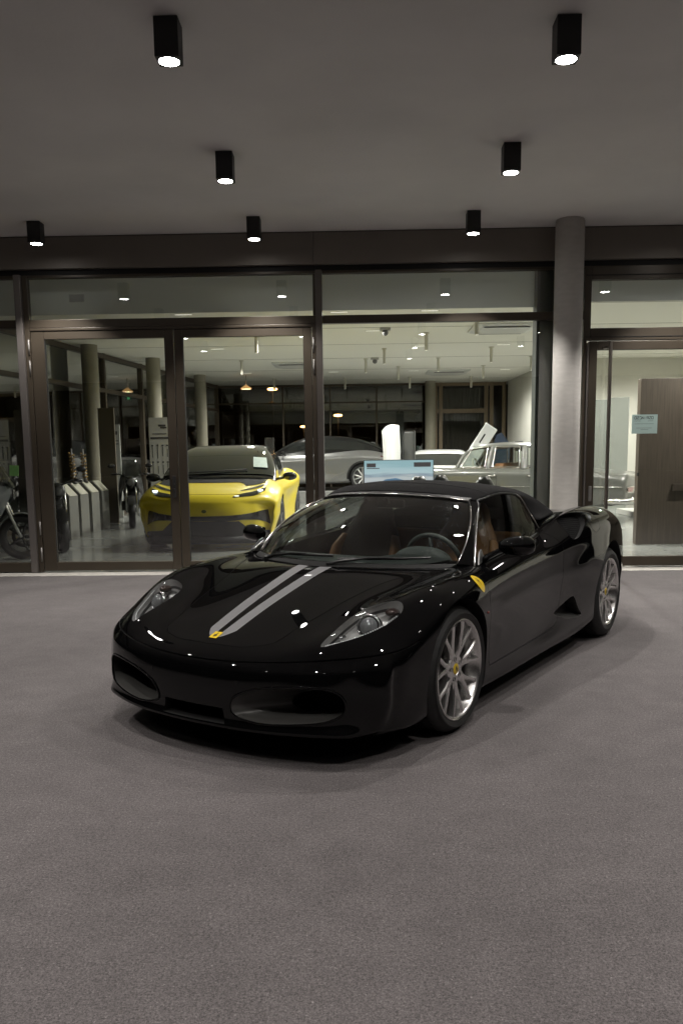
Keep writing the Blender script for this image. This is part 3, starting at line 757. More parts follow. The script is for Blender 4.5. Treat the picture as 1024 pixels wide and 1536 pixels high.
    for a in (90,210,330): b.tube([c+ax*-.02,c+(u*math.cos(R(a+180))+w*math.sin(R(a+180)))*.17],[.02,.012],8)
    b.cyl(c-ax*.05,c+ax*.01,.055,20); b.tube([c-ax*.02,c-ax*.25],.03,10)
    b.obj('steering_wheel',dark,root)
    for s in (1,-1):
        b=B(); b.patch([[V((x,.69*s,z)) for x in (-.6,-.9,-1.2,-1.5)] if z<.5 else [V((x,(.705+.015*(z>.7))*s,z)) for x in (-.6,-.9,-1.2,-1.5)] for z in (.3,.45,.6,.74,.79)]); b.obj('door_lining',dark,root)
    b=B(); b.b2((-1.62,-.62,.35),(-1.56,.62,.86),.02); b.obj('rear_bulkhead',tan,root)
    b=B(); b.box((-.93,0,1.075),(.03,.20,.055),None,.012); b.cyl((-.90,0,1.08),(-.87,0,1.12),.012,10); b.obj('interior_mirror',mat('black_plastic'),root)
    # underbody and floor pan shade
    # ---- wheels
    wf=wheel_builder(.32,.225); wr=wheel_builder(.341,.285)
    for s in (1,-1):
        wf(root,0,.925,.318,s); wr(root,-2.6,.938,.338,s)
    bpy.data.meshes.remove(base)
    return root
# ------------------------------------------------------------------ the place: forecourt, canopy, glazed front
YF=10.07            # plane of the glazed front
CZ=3.924            # soffit of the canopy
IC=3.74             # showroom ceiling
def carpet_mat():
    m=bpy.data.materials.new('grey_carpet'); m.use_nodes=True; nt=m.node_tree; L=nt.links; b=nt.nodes['Principled BSDF']
    tc=nt.nodes.new('ShaderNodeTexCoord')
    def N(s,d=4,r=.6):
        n=nt.nodes.new('ShaderNodeTexNoise'); n.inputs['Scale'].default_value=s; n.inputs['Detail'].default_value=d; n.inputs['Roughness'].default_value=r; L.new(tc.outputs['Object'],n.inputs['Vector']); return n.outputs['Fac']
    def MR(o,a,c,lo,hi):
        n=nt.nodes.new('ShaderNodeMapRange'); n.inputs['From Min'].default_value=a; n.inputs['From Max'].default_value=c; n.inputs['To Min'].default_value=lo; n.inputs['To Max'].default_value=hi; L.new(o,n.inputs['Value']); return n.outputs[0]
    def MU(a,c):
        n=nt.nodes.new('ShaderNodeMath'); n.operation='MULTIPLY'; L.new(a,n.inputs[0]); L.new(c,n.inputs[1]); return n.outputs[0]
    f=MU(MU(MR(N(.8,6,.68),.3,.7,.84,1.15),MR(N(7,4,.7),.3,.7,.90,1.10)),MU(MR(N(70,6,.9),.34,.66,.52,1.50),MR(N(150,2,.9),.35,.65,.55,1.50)))
    f=MU(f,MR(N(95,1,.5),.70,.74,1.,1.7))
    mp=nt.nodes.new('ShaderNodeMapping'); mp.inputs['Scale'].default_value=(1.2,9,1); mp.inputs['Rotation'].default_value=(0,0,.5); L.new(tc.outputs['Object'],mp.inputs[0])
    st=nt.nodes.new('ShaderNodeTexNoise'); st.inputs['Scale'].default_value=1.; st.inputs['Detail'].default_value=4; L.new(mp.outputs[0],st.inputs['Vector'])
    f=MU(f,MR(st.outputs['Fac'],.35,.7,.985,1.02))
    v=nt.nodes.new('ShaderNodeVectorMath'); v.operation='SCALE'; v.inputs[0].default_value=(.093,.0835,.0845); L.new(f,v.inputs['Scale']); L.new(v.outputs[0],b.inputs['Base Color'])
    b.inputs['Roughness'].default_value=.95; b.inputs['Specular IOR Level'].default_value=.15; b.inputs['Sheen Weight'].default_value=.08
    bp=nt.nodes.new('ShaderNodeBump'); bp.inputs['Strength'].default_value=.25; bp.inputs['Distance'].default_value=.004; L.new(N(120,6,.9),bp.inputs['Height']); L.new(bp.outputs[0],b.inputs['Normal'])
    return m
def brown(): return mat('bronze_metal',(.058,.046,.033),.42,.2,noise=.10,nscale=3,rvar=.08,stretch=(1,1,.15))
def dkgap(): return mat('dark_gap',(.006,.006,.006),.7)
def wood_mat(name,c):
    return mat(name,c,.45,noise=.28,nscale=9,rvar=.08,stretch=(5,5,.22))
def emis(name,col,s): return mat(name,(.8,.8,.8),.5,emit=col,estr=s)

def build_place():
    b=B(); b.b2((-60,-40,-.06),(60,YF-.30,0)); tag(b.obj('ground',carpet_mat()),kind='structure')
    b=B(); b.b2((-60,YF-.30,-.06),(60,YF-.02,.004)); tag(b.obj('threshold_paving',mat('pale_stone',(.42,.40,.37),.7,noise=.25,nscale=14,bump=.1)),kind='structure')
    b=B(); b.b2((-14,YF-.02,-.06),(16,34,.002)); tag(b.obj('floor',mat('polished_screed',(.25,.26,.245),.20,noise=.14,nscale=1.2,rvar=.07)),kind='structure')
    b=B(); b.b2((-60,34,-.06),(60,160,-.01)); tag(b.obj('road',mat('asphalt',(.05,.05,.05),.9,noise=.2,nscale=4)),kind='structure')
    b=B(); b.b2((-14,-9,CZ),(16,YF+.15,CZ+.3)); tag(b.obj('canopy_ceiling',mat('plaster_soffit',(.74,.72,.712),.9,noise=.09,nscale=.8,bump=.12,bscale=35)),kind='structure')
    # fascia
    b=B()
    for x0,x1 in ((-14,-.505),(-.50,2.30),(2.31,16)): b.b2((x0,YF-.05,3.562),(x1,YF+.10,CZ-.012))
    fa=b.obj('fascia_band',mat('fascia_bronze',(.185,.165,.142),.5,.1,noise=.06,nscale=2)); tag(fa,'dark bronze fascia band running between soffit and glazing','fascia'); fa['kind']='structure'
    b=B(); b.b2((-14,YF+.02,3.50),(16,YF+.10,3.565)); b.obj('shadow_gap',dkgap(),fa)
    b=B(); b.b2((-14,YF-.03,CZ-.011),(16,YF+.02,CZ-.001)); b.obj('top_gap',dkgap(),fa)
    gl=glass('clear_glazing',(.87,.895,.875),0.,4.0)
    M_=brown()
    fr0,fr1=YF,YF+.09
    def bars(name,rects,parent,m=None,f0=fr0,f1=fr1,bev=.004):
        o=None
        b=B()
        for x0,x1,z0,z1 in rects: b.b2((x0,f0,z0),(x1,f1,z1),bev)
        return b.obj(name,m or M_,parent)
    def pane(parent,x0,x1,z0,z1,y=YF+.05,name='glass_pane',m=None):
        b=B(); b.patch([[(x0,y,z0),(x1,y,z0)],[(x0,y,z1),(x1,y,z1)]],False); return b.obj(name,m or gl,parent)
    def glazing(name,label,cat,loc):
        return thing(name,label,cat,loc)
    # ---- left window bay
    w=glazing('shop_window','window bay at the left edge with motorcycles behind its glass','window',(0,0,0))
    bars('frame',[(-7.5,-3.995,3.465,3.498),(-7.5,-3.995,2.905,2.998),(-7.5,-3.995,.012,.125)],w); pane(w,-7.5,-3.99,3.0,3.465); pane(w,-7.5,-3.99,.125,2.905)
    # ---- mullions
    m=thing('mullion','slim post left of the double door with a pale metal edge','mullion',(0,0,0),0,'posts of the glazed front')
    bars('post',[(-3.99,-3.912,.012,3.5)],m,mat('pale_anodised',(.22,.20,.19),.4,.6),YF-.045,fr1)
    m=thing('mullion','slim post between the double door and the big fixed pane','mullion',(0,0,0),0,'posts of the glazed front')
    bars('post',[(-.482,-.408,.012,3.5)],m,mat('anodised_brown_grey',(.12,.105,.095),.4,.5),YF-.045,fr1)
    # ---- transom window above the double door
    w=glazing('transom_window','wide fanlight over the double door showing a socket plate and lamp reflection','window',(0,0,0))
    bars('frame',[(-3.91,-3.85,2.905,3.498),(-3.848,-.484,3.468,3.498),(-3.848,-.484,2.905,2.996),(-.515,-.486,2.998,3.466)],w); pane(w,-3.85,-.515,2.996,3.468)
    w=glazing('transom_window','wide fanlight over the fixed pane beside the round column','window',(0,0,0))
    bars('frame',[(-.405,2.62,3.468,3.498),(-.405,2.62,2.905,2.996)],w); pane(w,-.405,2.62,2.996,3.468)
    # ---- double door
    d=thing('double_door','bronze framed glass double door in front of the yellow car','door',(-2.16,YF,0))
    def rel(o):  # geometry is in world coordinates, parent at the door
        o.location=(2.16,-YF,0); return o
    rel(bars('door_frame',[(-3.91,-3.852,.012,2.903),(-3.850,-.536,2.872,2.903),(-.534,-.486,.012,2.903)],d))
    for (x0,x1,g0,g1,hx) in ((-3.846,-2.163,-3.69,-2.265,-3.866),(-2.153,-.540,-2.055,-.632,-.515)):
        lf=rel(bars('door_leaf',[(x0,g0,.022,2.868),(g1,x1,.022,2.868),(g0+.001,g1-.001,2.775,2.868),(g0+.001,g1-.001,.022,.126)],d,None,YF+.012,YF+.082))
        pane(lf,g0,g1,.126,2.775,YF+.055)
        b=B()
        for gx0,gx1,gz0,gz1 in ((g0,g0+.006,.126,2.775),(g1-.006,g1,.126,2.775)): b.b2((gx0,YF+.02,gz0),(gx1,YF+.05,gz1))
        b.obj('glazing_seal',dkgap(),lf)
        for z0 in ((.14,.46,2.36,2.60) if hx<-3 else (.5,2.33,2.58)):
            b=B(); b.cyl((hx,YF-.004,z0),(hx,YF-.004,z0+.17),.0095,12); b.obj('hinge',mat('hinge_steel',(.26,.25,.24),.5,.3),lf)
    b=B(); b.b2((-2.235,YF-.004,.90),(-2.195,YF+.012,1.16),.006); b.cyl((-2.215,YF-.02,1.06),(-2.215,YF,1.06),.012,12); b.b2((-2.228,YF-.035,.985),(-2.202,YF-.004,1.01),.004); rel(b.obj('lock_plate',mat('dark_bolt',(.06,.06,.06),.4,.6),d))
    # ---- fixed pane
    w=glazing('fixed_window','large fixed pane right of the double door reaching to the column','window',(0,0,0))
    bars('frame',[(-.405,2.62,.012,.085)],w); pane(w,-.405,2.62,.085,2.905)
    # ---- right entrance door
    w=glazing('transom_window','fanlight over the entrance door right of the column','window',(0,0,0))
    bars('frame',[(2.62,2.70,2.665,3.498),(2.702,5.0,3.345,3.498),(2.702,5.0,2.665,2.803)],w); pane(w,2.70,5.0,2.803,3.345)
    b=B(); b.b2((2.63,YF-.006,3.39),(5.0,YF-.0005,3.40)); b.b2((2.63,YF-.006,2.70),(5.0,YF-.0005,2.706)); b.obj('frame_step',dkgap(),w)
    d=thing('entrance_door','glass entrance door with tall tubular pull handle and pale green notice','door',(2.66,YF,0))
    def rel2(o): o.location=(-2.66,-YF,0); return o
    rel2(bars('door_frame',[(2.62,2.660,.012,2.663)],d))
    rel2(bars('edge_strip',[(2.663,2.684,.03,2.64)],d,mat('pale_anodised'),YF-.012,YF+.05))
    lf=rel2(bars('door_leaf',[(2.690,2.785,.02,2.655),(2.786,5.0,2.556,2.655),(2.786,5.0,.017,.130)],d,None,YF+.005,YF+.075))
    pane(lf,2.785,5.0,.13,2.556,YF+.05)
    b=B(); b.cyl((2.912,YF-.085,.40),(2.912,YF-.085,2.64),.021,20)
    for z in (.52,2.58): b.cyl((2.86,YF+.01,z),(2.912,YF-.085,z),.017,14)
    rel2(b.obj('pull_handle',mat('handle_steel',(.30,.27,.24),.3,.9),d,sharp=40))
    b=B(); b.b2((2.725,YF-.008,.80),(2.762,YF+.008,.98),.006); b.cyl((2.744,YF-.016,.92),(2.744,YF,.92),.014,14); rel2(b.obj('lock_plate',mat('hinge_steel'),d))
    # notice on the glass
    n=thing('notice','pale green printed notice stuck on the entrance door glass','notice',(3.375,YF+.047,1.70))
    b=B(); b.box((0,0,0),(.30,.0015,.222)); b.obj('sheet',mat('pale_green_paper',(.42,.56,.53),.7,noise=.04,nscale=5),n)
    b=B()
    def stroke(x0,z0,x1,z1,t=.0035):
        a=Vector((x0,-.0016,z0)); c=Vector((x1,-.0016,z1)); dd=(c-a).normalized(); nn=Vector((-dd.z,0,dd.x))*t/2
        b.face([b.v(a+nn),b.v(c+nn),b.v(c-nn),b.v(a-nn)])
    # bold headline, as blurred mirrored lettering
    def glyph(x,w,h,segs,z=.058,t=.006):
        for (a,c,e,g) in segs: stroke(x+a*w,z+c*h,x+e*w,z+g*h,t)
    S5=[(1,0,0,0),(0,0,0,.5),(0,.5,1,.5),(1,.5,1,1),(1,1,0,1)]; O_=[(0,0,1,0),(1,0,1,1),(1,1,0,1),(0,1,0,0)]; C_=[(0,0,1,0),(1,0,1,1),(1,1,0,1)]; A_=[(0,0,.6,1),(.6,1,1,0),(.25,.4,.85,.4)]; I_=[(.5,0,.5,1)]; Z_=[(0,1,1,1),(1,1,0,0),(0,0,1,0)]; R_=[(1,0,1,1),(1,1,0,1),(0,1,0,.5),(0,.5,1,.5),(.5,.5,0,0)]; Y_=[(0,1,.5,.5),(1,1,.5,.5),(.5,.5,.5,0)]
    for x,gph in ((-.118,O_),(-.090,S5),(-.062,C_),(-.036,A_),(-.010,I_),(.022,R_),(.050,Z_),(.078,O_)): glyph(x,.021,.030,gph)
    for k in range(9): stroke(-.118+k*.0085,.035+.001*(k%2),-.113+k*.0085,.036+.002*((k+1)%3),.005)
    for k in range(7): stroke(.038+k*.009,.036,.044+k*.009,.037+.001*(k%2),.005)
    for k in range(26): stroke(-.118+k*.0087,.003+.001*(k%3==0),-.112+k*.0087,.003,.0045)
    for k in range(20): stroke(-.098+k*.0092,-.046+.001*(k%2),-.092+k*.0092,-.046,.0045)
    for k in range(10): stroke(-.045+k*.009,-.064,-.039+k*.009,-.064+.001*(k%2),.0045)
    b.obj('lettering',mat('notice_ink',(.05,.07,.07),.7),n)
    # ---- round column
    c=thing('concrete_column','round concrete column with lit lower half standing before the glazing','column',(2.36,9.755,0))
    b=B(); b.lathe([(.158,0),(.158,3.905),(.150,3.915),(.150,CZ)],'z',64)
    cm=mat('brushed_concrete',(.47,.452,.425),.75,noise=.07,nscale=9,bump=.08,bscale=55,stretch=(1,1,3.2))
    b.obj('shaft',cm,c,sharp=40)
    # ---- downlights
    pos=[(-1.078,5.23),(1.246,5.32),(-1.088,7.42),(1.281,7.35),(-3.463,9.39),(-1.086,9.37),(1.230,9.30),(3.60,9.25),
         (-3.42,7.42),(3.62,7.35),(-3.41,5.25),(3.59,5.3),(-3.4,3.15),(-1.07,3.15),(1.25,3.2),(3.58,3.2),(-3.4,1.05),(-1.07,1.05),(1.25,1.1),(3.58,1.1),(-1.07,-1.),(1.25,-1.)]
    lab={0:'large black box spotlight near the top left of the soffit',1:'large black box spotlight near the top right of the soffit',2:'black box spotlight left in the middle row of the soffit',3:'black box spotlight right in the middle row of the soffit',4:'small black box spotlight at the far left near the fascia',5:'small black box spotlight above the double door near the mullion',6:'small black box spotlight left of the column near the fascia'}
    pos=[(x+(-.018 if x<0 else .010),y+.07) for x,y in pos]
    hb=B(); r=hb.box((0,0,-.112),(.142,.142,.220),None,.004)
    first=None
    for i,(x,y) in enumerate(pos):
        l=lab.get(i,'black box spotlight on the soffit outside the picture')
        if first is None:
            s=thing('ceiling_spotlight',l,'spotlight',(x,y,CZ),0,'box spotlights on the soffit'); first=s
            hb.obj('housing',mat('powder_black',(.011,.011,.012),.5,noise=.1,nscale=50),s)
            q=B(); q.lathe([(.061,-.2215),(.063,-.2245),(.066,-.2245),(.068,-.2215)],'z',36); q.obj('lamp_ring',mat('powder_black'),s)
            q=B(); q.lathe([(.0,-.2232),(.061,-.2232)],'z',36); q.obj('lamp_lens',emis('lamp_glow',(1,.97,.92),42.),s)
        else: s=dup(first,(x,y,CZ),0,l)
        ld=bpy.data.lights.new('spot','SPOT'); ld.energy=SPOT_E*(1.08 if y>8.5 else 1.35 if y>6.5 else 1. if y>5 else .70 if y>2.5 else .60); ld.color=(1,.955,.90); ld.spot_size=R(96); ld.spot_blend=.42; ld.shadow_soft_size=.018
        lo=bpy.data.objects.new('spot_beam',ld); COL.objects.link(lo); lo.parent=s; lo.location=(0,0,-.245)
SPOT_E=96.
# ------------------------------------------------------------------ showroom shell
def build_showroom():
    cream=mat('cream_plaster',(.64,.63,.57),.85,noise=.05,nscale=1.5)
    # ceiling with fine perforation
    m=bpy.data.materials.new('perforated_ceiling'); m.use_nodes=True; nt=m.node_tree; L=nt.links; bs=nt.nodes['Principled BSDF']
    tc=nt.nodes.new('ShaderNodeTexCoord'); vo=nt.nodes.new('ShaderNodeTexVoronoi'); vo.inputs['Scale'].default_value=13; vo.inputs['Randomness'].default_value=0.; L.new(tc.outputs['Object'],vo.inputs['Vector'])
    mr=nt.nodes.new('ShaderNodeMapRange'); mr.inputs['From Min'].default_value=.20; mr.inputs['From Max'].default_value=.30; mr.inputs['To Min'].default_value=.55; mr.inputs['To Max'].default_value=1.; L.new(vo.outputs['Distance'],mr.inputs['Value'])
    vs=nt.nodes.new('ShaderNodeVectorMath'); vs.operation='SCALE'; vs.inputs[0].default_value=(.84,.825,.75); L.new(mr.outputs[0],vs.inputs['Scale']); L.new(vs.outputs[0],bs.inputs['Base Color']); bs.inputs['Roughness'].default_value=.9
    b=B(); b.b2((-14,YF+.35,IC),(16,30,IC+.2)); c=tag(b.obj('showroom_ceiling',m),kind='structure')
    b=B()
    for y in (13.9,16.2,18.6,21.2,24.0): b.b2((-6,y,IC-.004),(8,y+.02,IC+.01))
    j=tag(b.obj('ceiling_joints',mat('joint_grey',(.30,.29,.25),.9)),kind='structure')  # dark grey strips along the ceiling joints
    # bulkhead behind the fanlights
    b=B(); b.patch([[(-14,YF+.28,3.095),(2.56,YF+.28,3.095)],[(-14,YF+.28,3.735),(2.56,YF+.28,3.735)]],False); b.patch([[(2.561,YF+.28,3.145),(16,YF+.28,3.145)],[(2.561,YF+.28,3.735),(16,YF+.28,3.735)]],False); bm_=mat('bulkhead_grey',(.85,.87,.83),.8); nt=bm_.node_tree; tl=nt.nodes.new('ShaderNodeBsdfTranslucent'); tl.inputs[0].default_value=(.62,.64,.66,1); mx=nt.nodes.new('ShaderNodeMixShader'); mx.inputs[0].default_value=.27; nt.links.new(nt.nodes['Principled BSDF'].outputs[0],mx.inputs[1]); nt.links.new(tl.outputs[0],mx.inputs[2]); nt.links.new(mx.outputs[0],nt.nodes['Material Output'].inputs[0])  # translucency added to brighten the strip from behind, in place of a soffit reflection
    bh=tag(b.obj('bulkhead',bm_),'grey bulkhead strip behind the fanlights','bulkhead'); bh['kind']='structure'
    b=B(); b.b2((-3.45,YF+.268,3.24),(-3.27,YF+.279,3.33),.003)
    for x in (-3.405,-3.315): b.cyl((x,YF+.262,3.285),(x,YF+.27,3.285),.022,14)
    tag(b.obj('wall_socket',mat('socket_grey',(.60,.60,.57),.5)),'grey double socket plate seen through the left fanlight','socket')
    # inner post behind the concrete column
    b=B(); b.b2((2.10,YF+.12,0),(2.52,YF+.34,3.8)); tag(b.obj('inner_post',mat('post_grey_green',(.16,.18,.165),.6,noise=.08,nscale=2)),'grey green square post behind the round column inside the glass','post')
    # right hand walls
    b=B(); 
    def wall(p,q,z0=0,z1=IC,t=.12):
        p,q=Vector((*p,0)),Vector((*q,0)); d=(q-p).normalized(); n=Vector((-d.y,d.x,0))*t
        b.loft([[p+Vector((0,0,z0)),q+Vector((0,0,z0)),q+n+Vector((0,0,z0)),p+n+Vector((0,0,z0))],[p+Vector((0,0,z1)),q+Vector((0,0,z1)),q+n+Vector((0,0,z1)),p+n+Vector((0,0,z1))]],True,True,False)
    wall((5.0,28.7),(5.10,22.3)); tag(b.obj('wall_right_return',cream),'cream plaster return wall at the back right','wall').__setitem__('kind','structure')
    b=B(); wall((11.,22.2),(5.07,22.2)); tag(b.obj('wall_back_right',cream),'cream plaster wall behind the old saloon','wall').__setitem__('kind','structure')
    b=B(); wall((9.0,10.6),(9.0,22.1)); tag(b.obj('wall_right',cream),'cream plaster wall at the far right','wall').__setitem__('kind','structure')
    # grey glass screen by the right door
    s=thing('glass_screen','grey green glass screen standing before the cream wall','screen',(5.95,20.8,0))
    b=B(); b.b2((-.62,0,0),(.10,.03,2.62)); b.obj('panel',mat('grey_green_panel',(.20,.215,.195),.25,noise=.04),s)
    b=B(); M=Matrix.Rotation(R(-35),3,'Z'); b.box((.30,-.14,1.33),(.52,.03,2.66),M); b.obj('side_panel',mat('grey_green_panel_light',(.25,.265,.24),.25),s)
    # wooden wall right
    w=thing('wood_partition','brown wood veneer partition behind the entrance door','partition',(4.085,12.45,0))
    b=B(); b.b2((0,0,.012),(4.5,.14,2.42),.004); b.obj('panel',wood_mat('walnut_veneer',(.080,.064,.049)),w)
    b=B(); b.b2((.50,-.06,.80),(4.4,-.001,.90),.005); b.obj('ledge',wood_mat('walnut_dark',(.055,.043,.033)),w)
    b=B(); b.b2((-.012,-.02,1.02),(0.008,.03,1.07),.004); b.obj('catch',dkgap(),w)
    # ---- left glazed side, raked
    a=math.atan(.12); n=thing('side_glazing','dark glazed side wall with bronze posts along the left of the showroom','glazing',(-6.95,YF+.1,0),-a)
    b=B()
    L_=18.6
    for y in (0.6,3.4,6.1,8.9,11.7,14.6,18.5): b.b2((-.06,y-.05,0),(.06,y+.05,3.735))
    for y in (9.4,): b.b2((-.06,y-.04,0),(.06,y+.04,3.735))
    b.b2((-.055,0,3.62),(.055,L_,3.72)); b.b2((-.055,0,2.86),(.055,L_,2.95)); b.b2((-.055,0,.0),(.055,L_,.10)); b.obj('frame',mat('bronze_inside',(.075,.060,.042),.45,.3),n)
    b=B(); b.patch([[(0,0,0),(0,L_,0)],[(0,0,3.7),(0,L_,3.7)]],False); b.obj('glass_pane',MATS['clear_glazing'],n)
    # ---- back glazing
    bg=thing('back_glazing','dark night window wall along the back of the showroom','glazing',(0,28.9,0))
    b=B()
    for x in (-4.9,-2.55,-.95,.62,2.3): b.b2((x-.03,-.04,0),(x+.03,.06,3.735))
    b.b2((-5.2,-.035,3.10),(2.55,.05,3.15)); b.b2((-5.2,-.035,3.66),(2.55,.05,3.735)); b.b2((-5.2,-.03,0),(2.55,.05,.1)); b.obj('frame',mat('bronze_inside'),bg)
    b=B(); b.patch([[(-5.2,.01,0),(2.55,.01,0)],[(-5.2,.01,3.7),(2.55,.01,3.7)]],False); b.obj('glass_pane',MATS['clear_glazing'],bg)
    bd=thing('back_door','wood framed glass door in the back wall beside a cream column','door',(3.7,28.85,0))
    b=B()
    for x in (-1.1,-.92,.60,.78,1.20): b.b2((x-.06,-.05,0),(x+.06,.06,3.735))
    b.b2((-1.1,-.045,3.62),(1.2,.05,3.73)); b.b2((-1.04,-.045,2.72),(.6,.05,2.86)); b.b2((-1.04,-.045,0),(1.2,.05,.1)); b.obj('door_frame',wood_mat('oak_frame',(.17,.125,.075)),bd)
    b=B(); b.patch([[(-1.1,.01,0),(1.25,.01,0)],[(-1.1,.01,3.7),(1.25,.01,3.7)]],False); b.obj('glass_pane',glass('grey_glazing',(.5,.52,.5)),bd)
    b=B(); b.tube([(.68,-.06,1.75),(.68,-.1,1.75),(.82,-.1,1.75)],.014,8); b.obj('door_handle',mat('handle_steel'),bd)
    # light grey curtain panel behind that door
    b=B(); b.patch([[(2.75+.03*k,29.7+.06*math.sin(k*1.9),0) for k in range(52)],[(2.75+.03*k,29.7+.06*math.sin(k*1.9),3.6) for k in range(52)]]); tag(b.obj('curtain',mat('curtain_grey',(.20,.19,.17),.9)),'grey curtain hanging behind the back door glass','curtain')
    # ---- inner columns
    cc=mat('cream_column',(.24,.225,.175),.7,noise=.08,nscale=4)
    for i,(x,y,l) in enumerate(((-5.66,18.05,'thick cream column beside the four pedestals'),(-4.93,20.6,'cream column behind the tall price board'),(-4.62,25.0,'slim cream column at the back left corner'),(2.38,28.3,'cream column left of the wood framed back door'))):
        if i==0:
            c0=thing('showroom_column',l,'column',(x,y,0),0,'round showroom columns'); b=B(); b.lathe([(.185,0),(.185,.06),(.172,.065),(.172,IC)],'z',40); b.obj('shaft',cc,c0,sharp=40)
        else: dup(c0,(x,y,0),0,l)
    # ---- boards
    def board(x,y,w,h,z0,rz,label,m,marks,name='display_board'):
        t=thing(name,label,'board',(x,y,0),rz)
        b=B(); b.b2((-w/2,-.02,z0),(w/2,.02,z0+h),.004); b.obj('panel',m,t)
        b=B(); b.b2((-w/2-.03,-.12,0),(w/2+.03,.12,max(.02,z0-.001)),.004); b.obj('foot',mat('board_foot',(.2,.2,.19),.5,.3),t)
        if marks:
            b=B()
            for (x0,z0_,x1,z1) in marks: b.b2((x0,-.0235,z0_),(x1,-.0205,z1))
            b.obj('print',mat('board_ink',(.05,.05,.05),.7),t)
        return t
    wm=mat('board_white',(.36,.36,.33),.55,noise=.05,nscale=6)
    rnd=random.Random(3)
    mk=[(-.02,2.02,.14,2.06),(.02,1.98,.16,2.01),(-.16,1.86,.15,1.875),(-.2,1.76,.2,1.80)]
    for x in (-.17,-.06,.05,.15):
        for z in (1.0,1.35): mk.append((x,z+rnd.random()*.05,x+.014,z+.18+rnd.random()*.15)); mk.append((x-.015,z+.26,x+.025,z+.29))
    board(-4.20,17.9,.46,2.18,.03,R(-4),'white printed price board behind the yellow car',wm,mk)
    board(-5.62,19.4,.30,2.10,.03,R(-4),'narrow grey printed board behind the brown panel',mat('board_grey',(.30,.31,.29),.6),[(-.1,1.9,.1,1.98),(-.12,1.75,.12,1.77),(-.12,1.68,.12,1.70),(-.1,1.2,-.08,1.5),(.0,1.2,.02,1.5)])
    board(-5.16,17.35,.34,2.36,.03,R(-4),'plain brown standing panel beside the thick cream column',mat('panel_brown',(.10,.085,.06),.55),None,'standing_panel')
    # ---- pedestals with coil springs
    pm=mat('pedestal_grey',(.17,.17,.153),.6,noise=.06,nscale=5)
    gold=mat('gold_coil',(.24,.15,.04),.4,.6)
    ped=[(-5.02,14.25,'pedestal nearest the glass with a cream sheet on its top'),(-5.06,14.95,'pedestal second from the glass carrying a coil spring'),(-5.10,15.70,'pedestal third from the glass carrying a coil spring'),(-5.14,16.45,'pedestal farthest from the glass beside the brown panel')]
    p0=None
    for i,(x,y,l) in enumerate(ped):
        if p0 is None:
            p0=thing('display_pedestal',l,'pedestal',(x,y,0),R(-6),'grey display pedestals')
            b=B(); pr=[(-.30,0),(.16,0),(.16,.74),(-.02,.93),(-.30,.93)]; b.prism(pr,'y',-.17,.17); b.obj('plinth',pm,p0)
            b=B(); b.box((.073,0,.842),(.27,.30,.006),Matrix.Rotation(R(46.5),3,'Y')); b.obj('info_sheet',mat('cream_sheet',(.38,.37,.29),.6),p0)
        else: dup(p0,(x,y,0),R(-6),l)
    def spring(x,y,z,label,h=.42):
        t=thing('coil_spring',label,'spring',(x,y,z),0)
        b=B(); pts=[Vector((.045*math.cos(k*.5),.045*math.sin(k*.5),.05+h*k/110)) for k in range(110)]; b.tube([p+Vector((0,-.12*p.z,0)) for p in pts],.011,6); b.obj('coil',gold,t)
        b=B(); b.cyl((0,0,0),(0,-.02,.2),.03,12); b.cyl((0,-.02,.2),(0,-.065,h+.12),.014,10); b.obj('damper',mat('hinge_steel'),t)
        b=B(); b.lathe([(0,0),(.07,0),(.07,.012),(0,.012)],'z',20); b.obj('base',dkgap(),t)
    for (x,y,l) in ((-5.08,14.95,'golden coil spring on the second pedestal from the glass'),(-5.12,15.70,'golden coil spring on the third pedestal from the glass')): spring(x,y,.93,l,.5)
    # green exit lamp outside the left glazing
    b=B(); b.b2((-6.52,24.0,3.0),(-6.45,24.05,3.24),.01); tag(b.obj('exit_lamp',emis('exit_green',(.02,1.,.25),.7)),'small green exit lamp by the left glazing','exit lamp')
    # ---- ceiling fittings
    strip=emis('strip_glow',(1,.95,.84),1.1)
    sp0=None; k=0
    rows=[(14.4,(-2.9,-.3,1.2,3.4)),(16.6,(-1.6,.3,4.2)),(19.0,(-3.1,-.9,1.4,3.2)),(24.6,(-3.2,-.7,1.6,4.2))]
    where=['left','middle left','middle right','right']
    depth=['first','second','third','fourth','fifth','sixth']
    for ri,(y,xs) in enumerate(rows):
        for xi,x in enumerate(xs):
            l='%s glowing strip light from the left in the %s row behind the glass'%(depth[xi],depth[ri])
            if sp0 is None:
                sp0=thing('strip_light',l,'strip light',(x,y,IC),0,'glowing strips in the showroom ceiling')
                b=B(); b.b2((-.16,-.035,-.007),(.16,.035,.004)); b.obj('trim',mat('strip_trim',(.7,.69,.62),.5),sp0); b=B(); b.b2((-.14,-.022,-.010),(.14,.022,-.0072)); b.obj('diffuser',strip,sp0)
            else: dup(sp0,(x,y,IC),0,l)
    for i,(x,y) in enumerate(((.4,12.6),(3.2,12.8),(-1.5,17.2),(.2,16.2),(3.6,16.0),(6.6,15.),(-2.6,20.5),(1.2,20.),(4.0,20.0),(7.2,19.5),(5.6,11.3),(3.2,24.6),(-1.8,25),(2.2,25))):  # bare lights for the ceiling fittings; one near the entrance added to brighten wood
        ld=bpy.data.lights.new('showroom_lamp_and_fill','SPOT'); ld.spot_size=R(165); ld.spot_blend=.6; ld.shadow_soft_size=.06; ld.energy=ROOM_E; ld.color=(1,.965,.90)
        lo=bpy.data.objects.new('showroom_lamp_and_fill',ld); COL.objects.link(lo); lo.location=(x,y,IC-.05)
    s0=None; q=0
